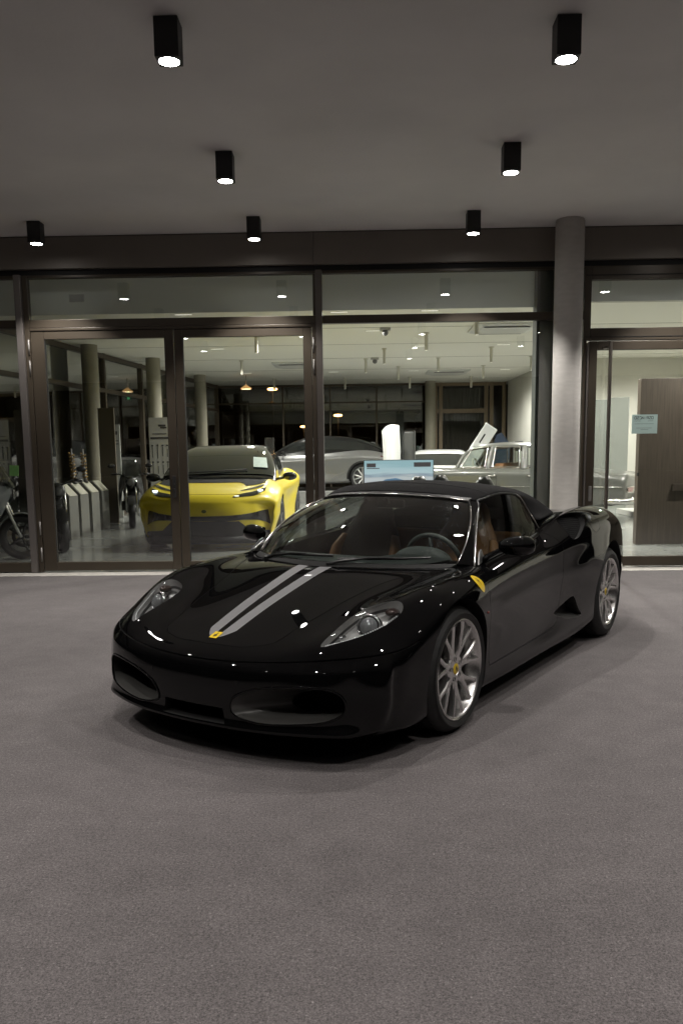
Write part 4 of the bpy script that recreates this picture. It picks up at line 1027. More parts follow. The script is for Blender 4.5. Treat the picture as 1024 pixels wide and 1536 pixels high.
    for ri,(y,xs) in enumerate(((14.9,(2.05,)),(17.0,(-2.0,1.35,4.6)),(19.4,(-.9,.6,3.0)),(21.4,(-2.9,.2,2.0,4.3)),(23.4,(-1.3,1.1,3.4)),(26.6,(-2.6,-.4,1.6,3.5)))):
        for xi,x in enumerate(xs):
            l='%s pale tube spotlight in the %s row hanging from the showroom ceiling'%(depth[xi],depth[ri])
            if s0 is None:
                s0=thing('tube_spotlight',l,'spotlight',(x,y,IC),0,'pale tube spotlights in the showroom'); b=B(); b.cyl((0,0,-.02),(0,0,-.34),.034,18); b.cyl((0,0,0),(0,0,-.02),.06,18); b.obj('tube',mat('tube_cream',(.55,.53,.45),.6),s0,sharp=40)
                b=B(); b.lathe([(0,-.3405),(.027,-.3405)],'z',18); b.obj('lamp_lens',emis('tube_glow',(1,.95,.85),1.5),s0)
            else: dup(s0,(x,y,IC),0,l)
    def cassette(x,y,l):
        t=thing('ceiling_unit',l,'air conditioner',(x,y,IC)); b=B(); b.loft([[(-.6,-.55,0),(.6,-.55,0),(.6,.55,0),(-.6,.55,0)],[(-.6,-.55,-.03),(.6,-.55,-.03),(.6,.55,-.03),(-.6,.55,-.03)],[(-.45,-.4,-.075),(.45,-.4,-.075),(.45,.4,-.075),(-.45,.4,-.075)]],True,True,False); b.obj('cover',mat('unit_white',(.6,.6,.57),.4),t)
        b=B()
        for s in (-1,1): b.b2((-.42,s*.44-.03,-.072),(.42,s*.44+.03,-.064))
        b.obj('air_slot',dkgap(),t)
    cassette(2.75,16.4,'white ceiling air unit near the front of the showroom'); cassette(2.6,25.0,'white ceiling air unit far at the back of the showroom'); cassette(-1.6,22.4,'white ceiling air unit above the yellow car')
    def sensor(x,y,l):
        t=thing('ceiling_camera',l,'camera',(x,y,IC)); b=B(); b.b2((-.10,-.09,-.05),(.10,.09,0),.01); b.obj('mount',mat('unit_grey',(.35,.35,.33),.5),t); b=B(); b.uv((0,-.03,-.09),.06,14); b.obj('dome',mat('dome_dark',(.1,.1,.1),.2),t)
    sensor(.52,16.3,'small grey ceiling camera nearest the glass'); sensor(.42,21.2,'small grey ceiling camera deeper in the showroom')
    # orange pendant
    t=thing('pendant_lamp','warm glowing pendant lamp over the yellow car','pendant lamp',(-3.3,25.2,IC+.12)); b=B(); b.cyl((0,0,0),(0,0,-.45),.012,8); b.obj('rod',mat('handle_steel'),t); b=B(); b.lathe([(.04,-.42),(.16,-.50),(.16,-.53)],'z',28); b.obj('shade',mat('pendant_shade',(.4,.2,.06),.5,emit=(1,.55,.2),estr=.6),t); b=B(); b.lathe([(0,-.525),(.15,-.525)],'z',28); b.obj('lamp_lens',emis('pendant_glow',(1,.72,.40),5.),t)
    # night lamps outside at the back
    k=0
    for (x,y,z,s,l) in ((-4.2,42,4.6,.16,'orange street lamp left behind the back windows'),(-2.95,46,2.9,.12,'orange street lamp above the yellow car roof'),(-8.1,44,2.9,.09,'small pale lamp by the left back column'),(-.95,40,3.2,.13,'warm street lamp just right of the mullion')):
        t=thing('street_lamp',l,'street lamp',(x,y,0)); b=B(); b.cyl((0,0,0),(0,0,z),.04,10,.025); b.obj('mast',mat('mast_grey',(.015,.015,.015),.9),t); b=B(); b.uv((0,-.1,z),s,14,(1.6,1,.45)); b.obj('lamp_head',emis('sodium_glow',(1,.52,.18),16.),t)
    # dark buildings across the road
    for (x0,x1,y,h,l) in ((-26,-11.5,58,6.0,'dark low building across the road on the left'),(-10.5,4,60,4.2,'dark long building across the road in the middle'),(6,22,57,6.5,'dark building across the road on the right')):
        t=thing('night_building',l,'building',((x0+x1)/2,y,0)); w=(x1-x0)/2
        b=B(); b.b2((-w,0,0),(w,10,h)); b.obj('wall',mat('night_wall',(.10,.10,.10),.9,noise=.1,nscale=1),t); b=B(); b.b2((-w-.3,-.3,h+.002),(w+.3,10.3,h+.25)); b.obj('roof',mat('night_roof',(.05,.05,.05),.9),t)
        for k in range(int(w*2//3)):
            b=B(); b.b2((-w+1+k*3,-.03,1.2),(-w+2.4+k*3,-.002,2.6)); b.obj('window',mat('night_window',(.02,.025,.03),.1),t)
ROOM_E=540.
# ------------------------------------------------------------------ showroom vehicles
def car_tables(st,nose=(.0,.25,.5,.75),bend_f=.35,bend_r=.18,fz=None,frx=(.02,.02,.0,-.02,-.06)):
    """st rows: x, z centre, z crest, y crest, z shoulder, y shoulder, y mid, y sill, z bottom"""
    T=[];S=[]
    n=len(st)
    for i,(x,zc,zk,yk,zs,ys,ym,yl,zb) in enumerate(st):
        bf=bend_f*max(0,1-i/3.) ; br=bend_r*max(0,1-(n-1-i)/2.)
        def X(y): 
            q=(abs(y)/ys); return x-bf*q**2.6+br*q**2.6
        row=[]
        for f in (0,.33,.62,.84): row.append((X(yk*f),yk*f,zc+(zk-zc)*f**2.2))
        row+=[(X(yk),yk,zk),(X(ys),ys,zs)]
        T.append(row)
        xs=X(ys); h=zs-zb
        S.append([(xs,(ys+ym)/2+.005,zs-.22*h),(xs,ym,zs-.45*h),(xs,(ym+yl)/2,zs-.70*h),(xs,yl,zs-.92*h),(xs,yl-.09,zb)])
    def face(row,side,sg):
        out=[]
        for j in range(5):
            x,y,z=row[j]; out.append([(x+sg*frx[k]*(1-.3*j/5),y*(1 if k<4 else .97),z+(side[k][2]-row[5][2])*(z-side[4][2])/(row[5][2]-side[4][2])) for k in range(5)])
        return out
    return T,S,face(T[0],S[0],1),face(T[-1],S[-1],-1)
def simple_wheel(root,x,y,z,r,w,sd,dark=(.03,.03,.03),light=(.5,.5,.5),n=5,hub=None):
    e=bpy.data.objects.new('wheel',None); COL.objects.link(e); e.parent=root; e.location=(x,y*sd,z); e.rotation_euler=(0,0,0 if sd>0 else math.pi)
    rr=r*.76
    b=B(); b.lathe([(rr-.01,-.02),(rr+.01,0),(r-.03,.006),(r-.012,-.01),(r,-.04),(r,-w+.04),(r-.02,-w),(rr,-w)],'y',48); b.obj('tyre',mat('tyre_rubber',(.012,.012,.012),.62),e,sharp=40)
    b=B(); b.lathe([(rr-.004,-.012),(rr,-.002),(rr-.014,-.004),(rr-.024,-.03),(rr-.03,-.08),(rr-.03,-w+.02)],'y',48)
    for k in range(n):
        for s in (-1,1):
            a0=2*math.pi*k/n; a1=a0+s*.26
            p=Vector((.03*math.cos(a0),-.03,.03*math.sin(a0))); q=Vector(((rr-.01)*math.cos(a1),-.015,(rr-.01)*math.sin(a1))); d=(q-p).normalized(); u=Vector((-d.z,0,d.x))*.016; v=Vector((0,.022,0))
            b.loft([[p+u,p+v*.4,p-u,p-v],[q+u,q+v*.2,q-u,q-v]],True,True,False)
    b.lathe([(0,-.012),(.04,-.012),(.06,-.03),(.06,-.07)],'y',24); rim=b.obj('rim',mat('rim_%d'%int(light[0]*100),light,.3,.9),e,sharp=35)
    b=B(); b.lathe([(.0,-.06),(rr-.035,-.06)],'y',36); b.obj('brake_disc',mat('brake_dark',(.02,.02,.02),.5),e)
    return e
def band(b,pts,surf,off=.004):
    o=[surf.near(Vector(p))[0] for p in pts]; skin(b,o,surf,off,5)

def build_yellow(loc,rz):
    root=thing('yellow_coupe','bright yellow low grand tourer with black roof facing the glass door','sports car',loc,rz)
    yp=mat('yellow_paint',(.70,.56,.03),.38,coat=.5); blk=mat('gloss_black',(.008,.008,.009),.18,coat=.6); chin=mat('chin_grey',(.022,.023,.025),.5,noise=.1); dg=mat('dark_glass',(.012,.014,.014),.04,coat=1.)
    #       x    zc    zk   yk   zs   ys    ym   yl   zb
    st=[(.93,.70,.655,.72,.60,.86,.86,.80,.17),(.87,.775,.72,.74,.66,.90,.90,.84,.17),(.72,.83,.80,.78,.71,.945,.945,.87,.16),(.45,.885,.89,.80,.77,.965,.97,.88,.15),(.1,.945,.955,.80,.83,.975,.985,.88,.15),(-.3,1.0,.975,.80,.85,.965,.97,.90,.15),
        (-.8,1.03,.965,.80,.85,.945,.93,.93,.16),(-1.5,1.04,.97,.79,.86,.94,.90,.95,.16),(-2.2,1.06,1.0,.80,.89,.965,.93,.95,.16),(-2.75,1.08,1.07,.82,.95,1.0,.985,.94,.17),(-3.2,1.09,1.10,.82,.97,1.0,1.0,.92,.2),(-3.6,1.08,1.07,.78,.94,.95,.95,.90,.25),(-4.0,1.04,1.0,.7,.88,.85,.86,.84,.3)]
    me=body_surface(*car_tables(st),level=3,creases=(('n',0,5,0,.6),)); sf=Surf(me); V=Vector
    cuts=[]
    for s in (1,-1):
        for x in (0,-3.07): cuts.append(cutter(lambda b:b.cyl((x,.62*s,.37),(x,1.3*s,.37),.405,56)))
    # mouth
    mouth=[(0,.475),(.40,.49),(.62,.525),(.74,.545),(.80,.50),(.815,.42),(.78,.395),(.60,.475),(.46,.445),(.30,.16),(0,.15)]
    mo=[(y,z) for y,z in mouth]+[(-y,z) for y,z in mouth[-2:0:-1]]
    bm_=boolean(me.copy(),cuts); fix_normals(bm_,sf,.002)
    link('body',bm_,[yp,mat('black_plastic',(.010,.010,.010),.5)],root)
    def fy(y,z): 
        l,n=sf.cast((3,y,z),(-1,0,0)); return l if l is not None else sf.near(V((.5,y,z)))[0]
    def ty(x,y):
        l,n=sf.cast((x,y,3),(0,0,-1)); return l if l is not None else sf.near(V((x,y,.9)))[0]
    def dense(poly,n=4):
        o=[]
        for i in range(len(poly)):
            a,c=poly[i],poly[(i+1)%len(poly)]
            for k in range(n): o.append((a[0]+(c[0]-a[0])*k/n,a[1]+(c[1]-a[1])*k/n))
        return o
    def strip(b,A,C,f,off,n=24,m=5):
        G=[]
        for k in range(n+1):
            t=k/n; row=[]
            for q in range(m+1):
                u=q/m; a=spl([(*p,0) for p in A],n+1)[k]; c=spl([(*p,0) for p in C],n+1)[k]
                p=f(a.x+(c.x-a.x)*u,a.y+(c.y-a.y)*u); l,nn,_=sf.near(p); row.append(p+nn*off)
            G.append(row)
        b.patch(G)
    for s in (1,-1):
        # black corner vent and mouth band
        b=B(); strip(b,[(0,.505),(s*.35,.512),(s*.60,.535),(s*.74,.565),(s*.83,.575)],[(0,.44),(s*.35,.435),(s*.52,.445),(s*.72,.43),(s*.865,.36)],fy,.004); b.obj('air_intake',blk,root)
        b=B(); strip(b,[(0,.437),(s*.25,.436),(s*.36,.43),(s*.46,.43)],[(0,.12),(s*.25,.12),(s*.56,.125),(s*.74,.17)],fy,.006); b.obj('grille',chin,root)
        b=B(); strip(b,[(s*.40,.30),(s*.56,.30),(s*.72,.285),(s*.86,.27)],[(s*.40,.12),(s*.56,.12),(s*.72,.125),(s*.87,.135)],fy,.005); b.obj('chin',chin,root)
        # split headlights: two slim black blades
        b=B(); strip(b,[(.64,s*.46),(.55,s*.60),(.46,s*.73),(.34,s*.80)],[(.62,s*.46),(.46,s*.60),(.35,s*.735),(.28,s*.81)],ty,.006); hl=b.obj('headlight',blk,root)
        b=B(); strip(b,[(.85,s*.38),(.79,s*.53),(.71,s*.68),(.58,s*.79)],[(.83,s*.38),(.70,s*.53),(.59,s*.69),(.47,s*.80)],ty,.006); b.obj('lower_lamp',blk,hl)
        b=B(); p=ty(.60,s*.73); b.uv(p+V((.012,0,.010)),.026,12,(1.2,1.5,.6)); b.obj('running_light',emis('drl_white',(.85,.95,1.),4.),hl)
        b=B(); p=ty(.815,s*.43); b.uv(p+V((.01,0,.008)),.02,12,(1,1.8,.5)); b.obj('side_lamp',emis('drl_soft',(.95,.95,.85),1.2),hl)
        simple_wheel(root,0,.975,.37,.37,.25,s,light=(.16,.16,.16)); simple_wheel(root,-3.07,.99,.37,.37,.29,s,light=(.16,.16,.16))
        # mirror
        b=B(); b.uv((-.62,1.045*s,1.02),.11,18,(.55,1.0,.62)); b.tube([(-.62,.82*s,.97),(-.62,.98*s,1.0)],.022,8); b.obj('door_mirror',blk,root)
        b=B(); q=[sf.near(V((x,y*s,z)))[0] for x,y,z in ear([(-.50,.96,.66),(-.50,.97,.60),(-.56,.97,.59),(-.58,.96,.65)])]; skin(b,q,sf,.004,3); b.obj('wing_vent',blk,root)
    b=B(); b.tube([fy(-.84+1.68*k/24,.20)+V((-.01,0,-.035)) for k in range(25)],.06,10); b.obj('front_lip',chin,root)
    b=B(); sh=[ty(.80-.22*(abs(k/12-1)*.74)**2,(k/12-1)*.74) for k in range(25)]; b.tube([q+V((0,0,-.001)) for q in sh],.004,4); b.obj('bonnet_gap',dkgap(),root)
    # black bonnet rear and roof
    b=B(); G=[]
    for k in range(25):
        y=-.76+1.52*k/24; a=abs(y)
        xf=.10 if a<.42 else (.10+.28*min(1,(a-.42)/.07)) ; xf=xf-.55*max(0,a-.49)
        xr=-.42-.22*(a/.76)**2
        G.append([ty(xf+(xr-xf)*u/4,y)+V((0,0,.005)) for u in range(5)])
    b.patch(G); b.obj('bonnet_panel',mat('matt_black_panel',(.014,.014,.014),.8,spec=.15),root)
    b=B(); p=fy(0,.575); b.uv(p,.035,16,(.25,1,.7)); b.obj('nose_emblem',mat('emblem_dark',(.10,.11,.03),.3,.5),root)
    # greenhouse
    stn=[(-.28,.86,1.0,.0),(-.62,.83,1.19,.0),(-1.05,.74,1.39,.0),(-1.45,.66,1.485,.0),(-2.0,.64,1.515,.0),(-2.6,.62,1.47,.0),(-3.1,.58,1.36,0),(-3.6,.55,1.18,0)]
    def ring(x,hw,zt):
        zb=.86; o=[]
        bw=min(.84,hw+.12+ (zt-1.0)*.32)
        for t in (0,.5,.85): o.append((bw+(hw-bw)*t**1.3,zb+(zt-.03-zb)*t))
        o+= [(hw*.86,zt-.005),(hw*.5,zt+.012),(0,zt+.018)]
        pts=[V((x,y,z)) for y,z in o]; return pts+[V((p.x,-p.y,p.z)) for p in pts[-2::-1]]
    R0=[ring(x,h,z) for x,h,z,_ in stn]
    fine=[]
    cols=[spl([r[j] for r in R0],29) for j in range(len(R0[0]))]
    fine=[[cols[j][i] for j in range(len(cols))] for i in range(29)]
    fine=[spl(r,41) for r in fine]
    b=B(); b.patch(fine); b.obj('roof',blk,root,sharp=50)
    # windscreen glass over the front of the greenhouse
    b=B(); b.patch([[p+V((.012,0,.010)) for p in r[9:32]] for r in fine[1:13]]); b.obj('windscreen',dg,root)
    for s in (0,1):
        b=B(); b.patch([[p+V((0,.010*(1 if s==0 else -1),.004)) for p in (r[3:8] if s==0 else r[33:38])] for r in fine[5:22]]); b.obj('side_window',dg,root)
    b=B(); pts=[fine[1][k] for k in (16,22,28)]; b.tube([fine[1][30]+V((.03,0,.02)),fine[1][24]+V((.02,0,.035)),fine[2][16]+V((.02,0,.03))],.012,6); b.obj('wiper',dkgap(),root)
    # sales sheet behind the screen (car left = image right)
    b=B(); p=fine[7][14]; q=[fine[3][12],fine[3][15],fine[6][15],fine[6][12]]; q=[v+V((.035,0,.022)) for v in q]; b.face([b.v(v) for v in q]); b.obj('sales_sheet',mat('sheet_paper_glow',(.36,.44,.40),.6,noise=.12,nscale=30,emit=(.6,.75,.68),estr=.02),root)  # faint glow added to the paper, which is no lamp
    bpy.data.meshes.remove(me); return root

def greenhouse(root,stn,roofm,glassm,cols_=None,zb=.9,flare=.12,sidef=(4,20),front=(1,8),rear=None):
    V=Vector
    def ring(x,hw,zt,bw):
        o=[]
        for t in (0,.5,.85): o.append((bw+(hw-bw)*t**1.4,zb+(zt-.03-zb)*t))
        o+=[(hw*.86,zt-.004),(hw*.5,zt+.012),(0,zt+.018)]
        pts=[V((x,y,z)) for y,z in o]; return pts+[V((p.x,-p.y,p.z)) for p in pts[-2::-1]]
    R0=[ring(*s) for s in stn]; cols=[spl([r[j] for r in R0],29) for j in range(len(R0[0]))]
    fine=[spl([cols[j][i] for j in range(len(cols))],41) for i in range(29)]
    b=B(); b.patch(fine); b.obj('roof',roofm,root,sharp=50)
    b=B(); b.patch([[p+V((.01,0,.008)) for p in r[8:33]] for r in fine[front[0]:front[1]]]); b.obj('windscreen',glassm,root)
    if rear: b=B(); b.patch([[p+V((-.01,0,.008)) for p in r[9:32]] for r in fine[rear[0]:rear[1]]]); b.obj('rear_window',glassm,root)
    for s in (0,1):
        b=B(); b.patch([[p+V((0,.010*(1 if s==0 else -1),.004)) for p in (r[3:9] if s==0 else r[32:38])] for r in fine[sidef[0]:sidef[1]]]); b.obj('side_window',glassm,root)
    return fine
def build_suv(loc,rz,label):
    root=thing('silver_suv',label,'car',loc,rz)
    pm=mat('silver_paint',(.20,.20,.195),.35,.4,coat=.6); dg=mat('dark_glass',(.012,.014,.014),.04,coat=1.); blk=mat('gloss_black',(.008,.008,.009),.18,coat=.6)
    st=[(.85,.80,.76,.75,.68,.88,.88,.82,.22),(.7,.90,.86,.78,.76,.93,.93,.86,.22),(.3,.99,.98,.80,.84,.96,.97,.88,.2),(-.3,1.05,1.03,.80,.88,.965,.95,.9,.2),(-1.2,1.06,1.05,.80,.90,.955,.92,.94,.2),(-2.1,1.09,1.09,.82,.95,.97,.94,.94,.2),(-2.8,1.13,1.14,.82,1.0,.99,.98,.92,.22),(-3.3,1.12,1.13,.78,.99,.96,.96,.9,.26),(-3.75,1.05,1.04,.72,.92,.88,.88,.84,.32),(-3.95,.98,.97,.66,.86,.80,.82,.80,.36)]
    me=body_surface(*car_tables(st),level=3); sf=Surf(me)
    cuts=[cutter(lambda b:b.cyl((x,.6*s,.38),(x,1.3*s,.38),.42,48)) for s in (1,-1) for x in (0,-3.02)]
    bm_=boolean(me.copy(),cuts); fix_normals(bm_,sf,.002); link('body',bm_,[pm,mat('black_plastic',(.010,.010,.010),.5)],root)
    greenhouse(root,[(-.35,.80,1.07,.86),(-.8,.72,1.32,.86),(-1.3,.66,1.52,.86),(-2.0,.65,1.58,.86),(-2.7,.62,1.52,.84),(-3.2,.60,1.38,.80),(-3.7,.58,1.14,.72)],blk,dg,zb=.95,sidef=(5,23),rear=(20,28))
    for s in (1,-1):
        simple_wheel(root,0,.96,.38,.385,.25,s,light=(.55,.55,.55)); simple_wheel(root,-3.02,.97,.38,.385,.27,s,light=(.55,.55,.55))
        for x in (0,-3.02):
            b=B(); pts=[]
            for k in range(17):
                a=R(-8+k*12.25); p,n,_=sf.near(Vector((x+.44*math.cos(a),.97*s,.38+.44*math.sin(a)))); pts.append(p+n*.004)
            b.tube(pts,.034,8); b.obj('arch_trim',mat('black_plastic'),root)
        b=B(); q=[sf.near(Vector((x,y*s,z)))[0] for x,y,z in ear([(-3.55,.90,1.0),(-3.85,.78,.98),(-3.92,.70,.93),(-3.86,.78,.93),(-3.6,.9,.95)])]; skin(b,q,sf,.005,3); b.obj('tail_lamp',mat('tail_dark_red',(.10,.01,.01),.2,coat=1),root)
        b=B(); b.uv((-.7,1.05*s,1.09),.11,16,(.6,1,.6)); b.tube([(-.7,.85*s,1.03),(-.7,1.0*s,1.07)],.02,8); b.obj('door_mirror',blk,root)
    b=B(); b.b2((-3.9,-.75,1.13),(-3.55,.75,1.165),.01); b.obj('spoiler',blk,root)
    bpy.data.meshes.remove(me); return root
def build_white(loc,rz,label):
    root=thing('white_coupe',label,'car',loc,rz)
    pm=mat('white_paint',(.62,.63,.62),.3,coat=.7); dg=mat('dark_glass',(.012,.014,.014),.04,coat=1.); blk=mat('gloss_black',(.008,.008,.009),.18,coat=.6)
    st=[(.85,.62,.60,.72,.54,.84,.84,.80,.16),(.7,.70,.70,.75,.62,.89,.89,.84,.15),(.3,.80,.84,.77,.72,.92,.93,.86,.14),(-.3,.88,.89,.77,.76,.92,.91,.88,.14),(-1.2,.89,.90,.77,.78,.91,.88,.92,.15),(-2.0,.94,.95,.79,.83,.93,.91,.92,.15),(-2.5,.98,.99,.79,.86,.94,.94,.9,.16),(-3.0,.97,.97,.75,.84,.90,.90,.86,.2),(-3.35,.92,.91,.68,.78,.82,.82,.80,.26)]
    me=body_surface(*car_tables(st),level=3); sf=Surf(me)
    cuts=[cutter(lambda b:b.cyl((x,.6*s,.34),(x,1.3*s,.34),.38,48)) for s in (1,-1) for x in (0,-2.55)]
    bm_=boolean(me.copy(),cuts); fix_normals(bm_,sf,.002); link('body',bm_,[pm,mat('black_plastic',(.010,.010,.010),.5)],root)
    greenhouse(root,[(-.3,.78,.90,.82),(-.7,.70,1.12,.82),(-1.1,.62,1.27,.82),(-1.6,.60,1.31,.82),(-2.1,.56,1.24,.8),(-2.6,.52,1.08,.74),(-2.9,.5,.99,.66)],pm,dg,zb=.8,sidef=(6,20),rear=(17,27))
    for s in (1,-1):
        simple_wheel(root,0,.925,.34,.34,.23,s); simple_wheel(root,-2.55,.93,.34,.34,.26,s)
        b=B(); b.uv((-.6,1.0*s,.97),.10,16,(.6,1,.6)); b.tube([(-.6,.8*s,.9),(-.6,.95*s,.95)],.02,8); b.obj('door_mirror',blk,root)
        b=B(); p,n,_=sf.near(Vector((-3.32,.6*s,.80))); b.uv(p,.07,16,(.3,1.5,.7)); b.obj('tail_lamp',mat('tail_dark_red'),root)
        b=B(); p,n,_=sf.near(Vector((.72,.66*s,.68))); b.uv(p,.10,16,(1.3,1,.35)); b.obj('headlight',mat('lamp_chrome',(.55,.55,.55),.15,1.),root)
    bpy.data.meshes.remove(me); return root
def build_classic(loc,rz):
    """old four door saloon, tail to the right"""
    root=thing('classic_saloon','old grey green four door saloon with chrome bumper behind the column','car',loc,rz); V=Vector
    pm=mat('old_grey_paint',(.095,.097,.088),.3,.15,coat=.6); ch=mat('bright_trim',(.62,.61,.59),.18,1.); cl=glass('saloon_glass',(.75,.80,.76)); rb=mat('black_plastic',(.010,.010,.010),.5)
    st=[(.72,.86,.84,.66,.78,.80,.82,.80,.30),(.60,.93,.92,.70,.84,.84,.85,.82,.28),(.2,.97,.97,.74,.89,.87,.88,.84,.26),(-.5,1.0,1.0,.76,.92,.88,.89,.86,.25),(-1.2,1.0,1.0,.78,.93,.885,.895,.87,.25),(-2.2,1.0,1.0,.78,.93,.885,.895,.87,.25),(-2.8,1.0,1.0,.77,.93,.88,.89,.86,.26),(-3.4,.925,.945,.75,.875,.86,.87,.85,.28),(-3.85,.88,.905,.72,.835,.83,.84,.83,.33),(-4.02,.84,.865,.68,.79,.79,.82,.82,.38)]
    me=body_surface(*car_tables(st,bend_f=.12,bend_r=.07),level=3); sf=Surf(me)
    cuts=[cutter(lambda b:b.cyl((x,.6*s,.33),(x,1.3*s,.33),.35,48)) for s in (1,-1) for x in (0,-2.75)]
    plan=[(-.86,-.72),(-2.95,-.70),(-3.0,.70),(-.86,.72)]
    cuts.append(cutter(lambda b:b.prism(plan,'z',.45,1.5)))
    bm_=boolean(me.copy(),cuts); fix_normals(bm_,sf,.002); link('body',bm_,[pm,rb],root)
    # roof shell
    rows=[]
    for x,z,hw in ((-1.02,1.425,.60),(-1.2,1.475,.63),(-1.7,1.515,.65),(-2.2,1.50,.64),(-2.55,1.455,.62),(-2.66,1.415,.60)):
        rows.append([V((x-.05*(1-(abs(t))**2)*(-1 if x>-1.5 else .8),hw*t,z-.075*abs(t)**4)) for t in [k/10-1 for k in range(21)]])
    R2=[spl([r[j] for r in rows],20) for j in range(21)]
    G=[[R2[j][i] for j in range(21)] for i in range(20)]
    b=B(); b.patch(G); ro=b.obj('roof',pm,root); md=ro.modifiers.new('t','SOLIDIFY'); md.thickness=.035; md.offset=-1
    for s in (1,-1):
        e=lambda x:min(G,key=lambda r:abs(r[0].x-x))[20 if s>0 else 0]
        b=B()
        for (xb,xt,r) in ((-.84,-1.06,.034),(-1.47,-1.52,.044),(-2.16,-2.13,.065),(-3.0,-2.62,.06)):
            b.tube([(xb,.77*s,.985),((xb*.45+xt*.55),.705*s,1.25),(xt,e(xt).y-.01*s,e(xt).z-.01)],[r*1.1,r,r*.9],10)
        b.obj('window_pillars',pm,root,sharp=50)
        b=B(); b.tube([(-.56,.80*s,1.0),(-1.2,.80*s,1.005),(-2.2,.80*s,1.005),(-3.0,.79*s,1.0)],.010,8); b.obj('belt_chrome',ch,root)
        for (q) in ([(-.94,1.03),(-1.12,1.385),(-1.43,1.42),(-1.40,1.03)],[(-1.55,1.03),(-1.58,1.42),(-2.04,1.41),(-2.06,1.03)],[(-2.27,1.03),(-2.24,1.38),(-2.56,1.35),(-2.84,1.03)]):
            pts=[V((x,(.775-(z-1.0)*.31)*s,z)) for x,z in q]
            b=B(); b.face([b.v(p) for p in pts]); w=b.obj('side_window',cl,root)
            b=B(); pp=ear(pts); pp=[]; 
            for i in range(4):
                for t in (0.,.12,.5,.88): pp.append(pts[i].lerp(pts[(i+1)%4],t))
            b.tube(pp+[pp[0]],.010,6,False); b.obj('window_trim',ch,w)
        for x,nm in ((-1.50,''),(-2.25,'')):
            b=B(); b.tube([(x,.895*s,.86),(x-.02,.92*s,.865),(x-.14,.92*s,.865),(x-.16,.895*s,.86)],.012,8); b.obj('door_handle',ch,root)
        b=B(); pts=[]
        for k in range(30):
            x=.5-4.4*k/29; p,n,_=sf.near(V((x,.9*s,.66))); pts.append(p+n*.006)
        b.tube(pts,.011,6); b.obj('side_chrome',ch,root)
        for x in (-1.66,-2.45): 
            b=B(); pts=[sf.near(V((x-.02*k/6,.9*s,.97-.6*k/6)))[0] for k in range(7)]; b.tube(pts,.004,4); b.obj('door_gap',dkgap(),root)
        simple_wheel(root,0,.86,.33,.335,.18,s,light=(.45,.45,.45),n=8); simple_wheel(root,-2.75,.86,.33,.335,.18,s,light=(.45,.45,.45),n=8)
        # tail lamp on the corner: chrome bezel, red lens
        b=B(); q=[sf.near(V((x,y*s,z)))[0] for x,y,z in ((-4.02,.78,.63),(-4.03,.74,.55),(-4.05,.36,.55),(-4.05,.36,.66),(-4.03,.74,.66))]; skin(b,ear(q),sf,.012,3); tl=b.obj('tail_lamp',ch,root)
        b=B(); q=[sf.near(V((x,y*s,z)))[0] for x,y,z in ((-4.03,.735,.64),(-4.04,.72,.57),(-4.05,.48,.57),(-4.05,.48,.64))]; skin(b,ear(q),sf,.02,3); b.obj('lens',mat('tail_red',(.30,.012,.012),.15,coat=1),tl)
        b=B(); b.tube([(-3.6,.89*s,.40),(-3.95,.885*s,.40),(-4.10,.80*s,.40),(-4.15,.40*s,.40),(-4.16,0,.40)],.045,12,flat=1.3); b.obj('rear_bumper',ch,root)
        b=B(); b.tube([(.70,.60*s,.50),(.82,.3*s,.50),(.84,0,.50)],.045,12,flat=1.3); b.obj('front_bumper',ch,root)
        b=B(); b.uv((.70,.62*s,.74),.11,18,(.4,1,1.3)); b.obj('headlight',mat('lamp_chrome',(.55,.55,.55),.15,1.),root)
    ws=[[V((-.80,y,1.0)) .lerp(V((-1.04,y*.80,1.40)),t) for y in (-.74,-.4,0,.4,.74)] for t in (0,.5,1)]
    b=B(); b.patch(ws); b.obj('windscreen',cl,root)
    ws=[[V((-3.08,y,1.0)).lerp(V((-2.66,y*.82,1.38)),t) for y in (-.74,-.4,0,.4,.74)] for t in (0,.5,1)]
    b=B(); b.patch(ws); b.obj('rear_window',cl,root)
    lt=mat('saloon_leather',(.34,.15,.07),.5); wl=mat('seat_cloth_light',(.5,.5,.47),.7)
    for x,h in ((-1.55,1.10),(-2.75,1.06)):
        b=B(); b.b2((x-.18,-.66,.5),(x,.66,h),.04); b.b2((x,-.66,.45),(x+.5,.66,.66),.04); b.obj('seat_bench',lt,root,sharp=40)
    b=B(); b.b2((-3.05,-.66,.93),(-2.8,.66,.96),.01); b.obj('parcel_shelf',lt,root)
    b=B(); c=V((-1.12,.36,1.02)); b.tube([c+V((.06*math.sin(k*math.pi/12)*1,.19*math.cos(k*math.pi/12),.17*math.sin(k*math.pi/12))) for k in range(25)],.011,8); b.obj('steering_wheel',mat('ivory',(.5,.48,.4),.4),root)
    b=B(); b.b2((-.84,-.68,.80),(-.95,.68,1.0),.03); b.obj('dashboard',rb,root)
    bpy.data.meshes.remove(me); return root

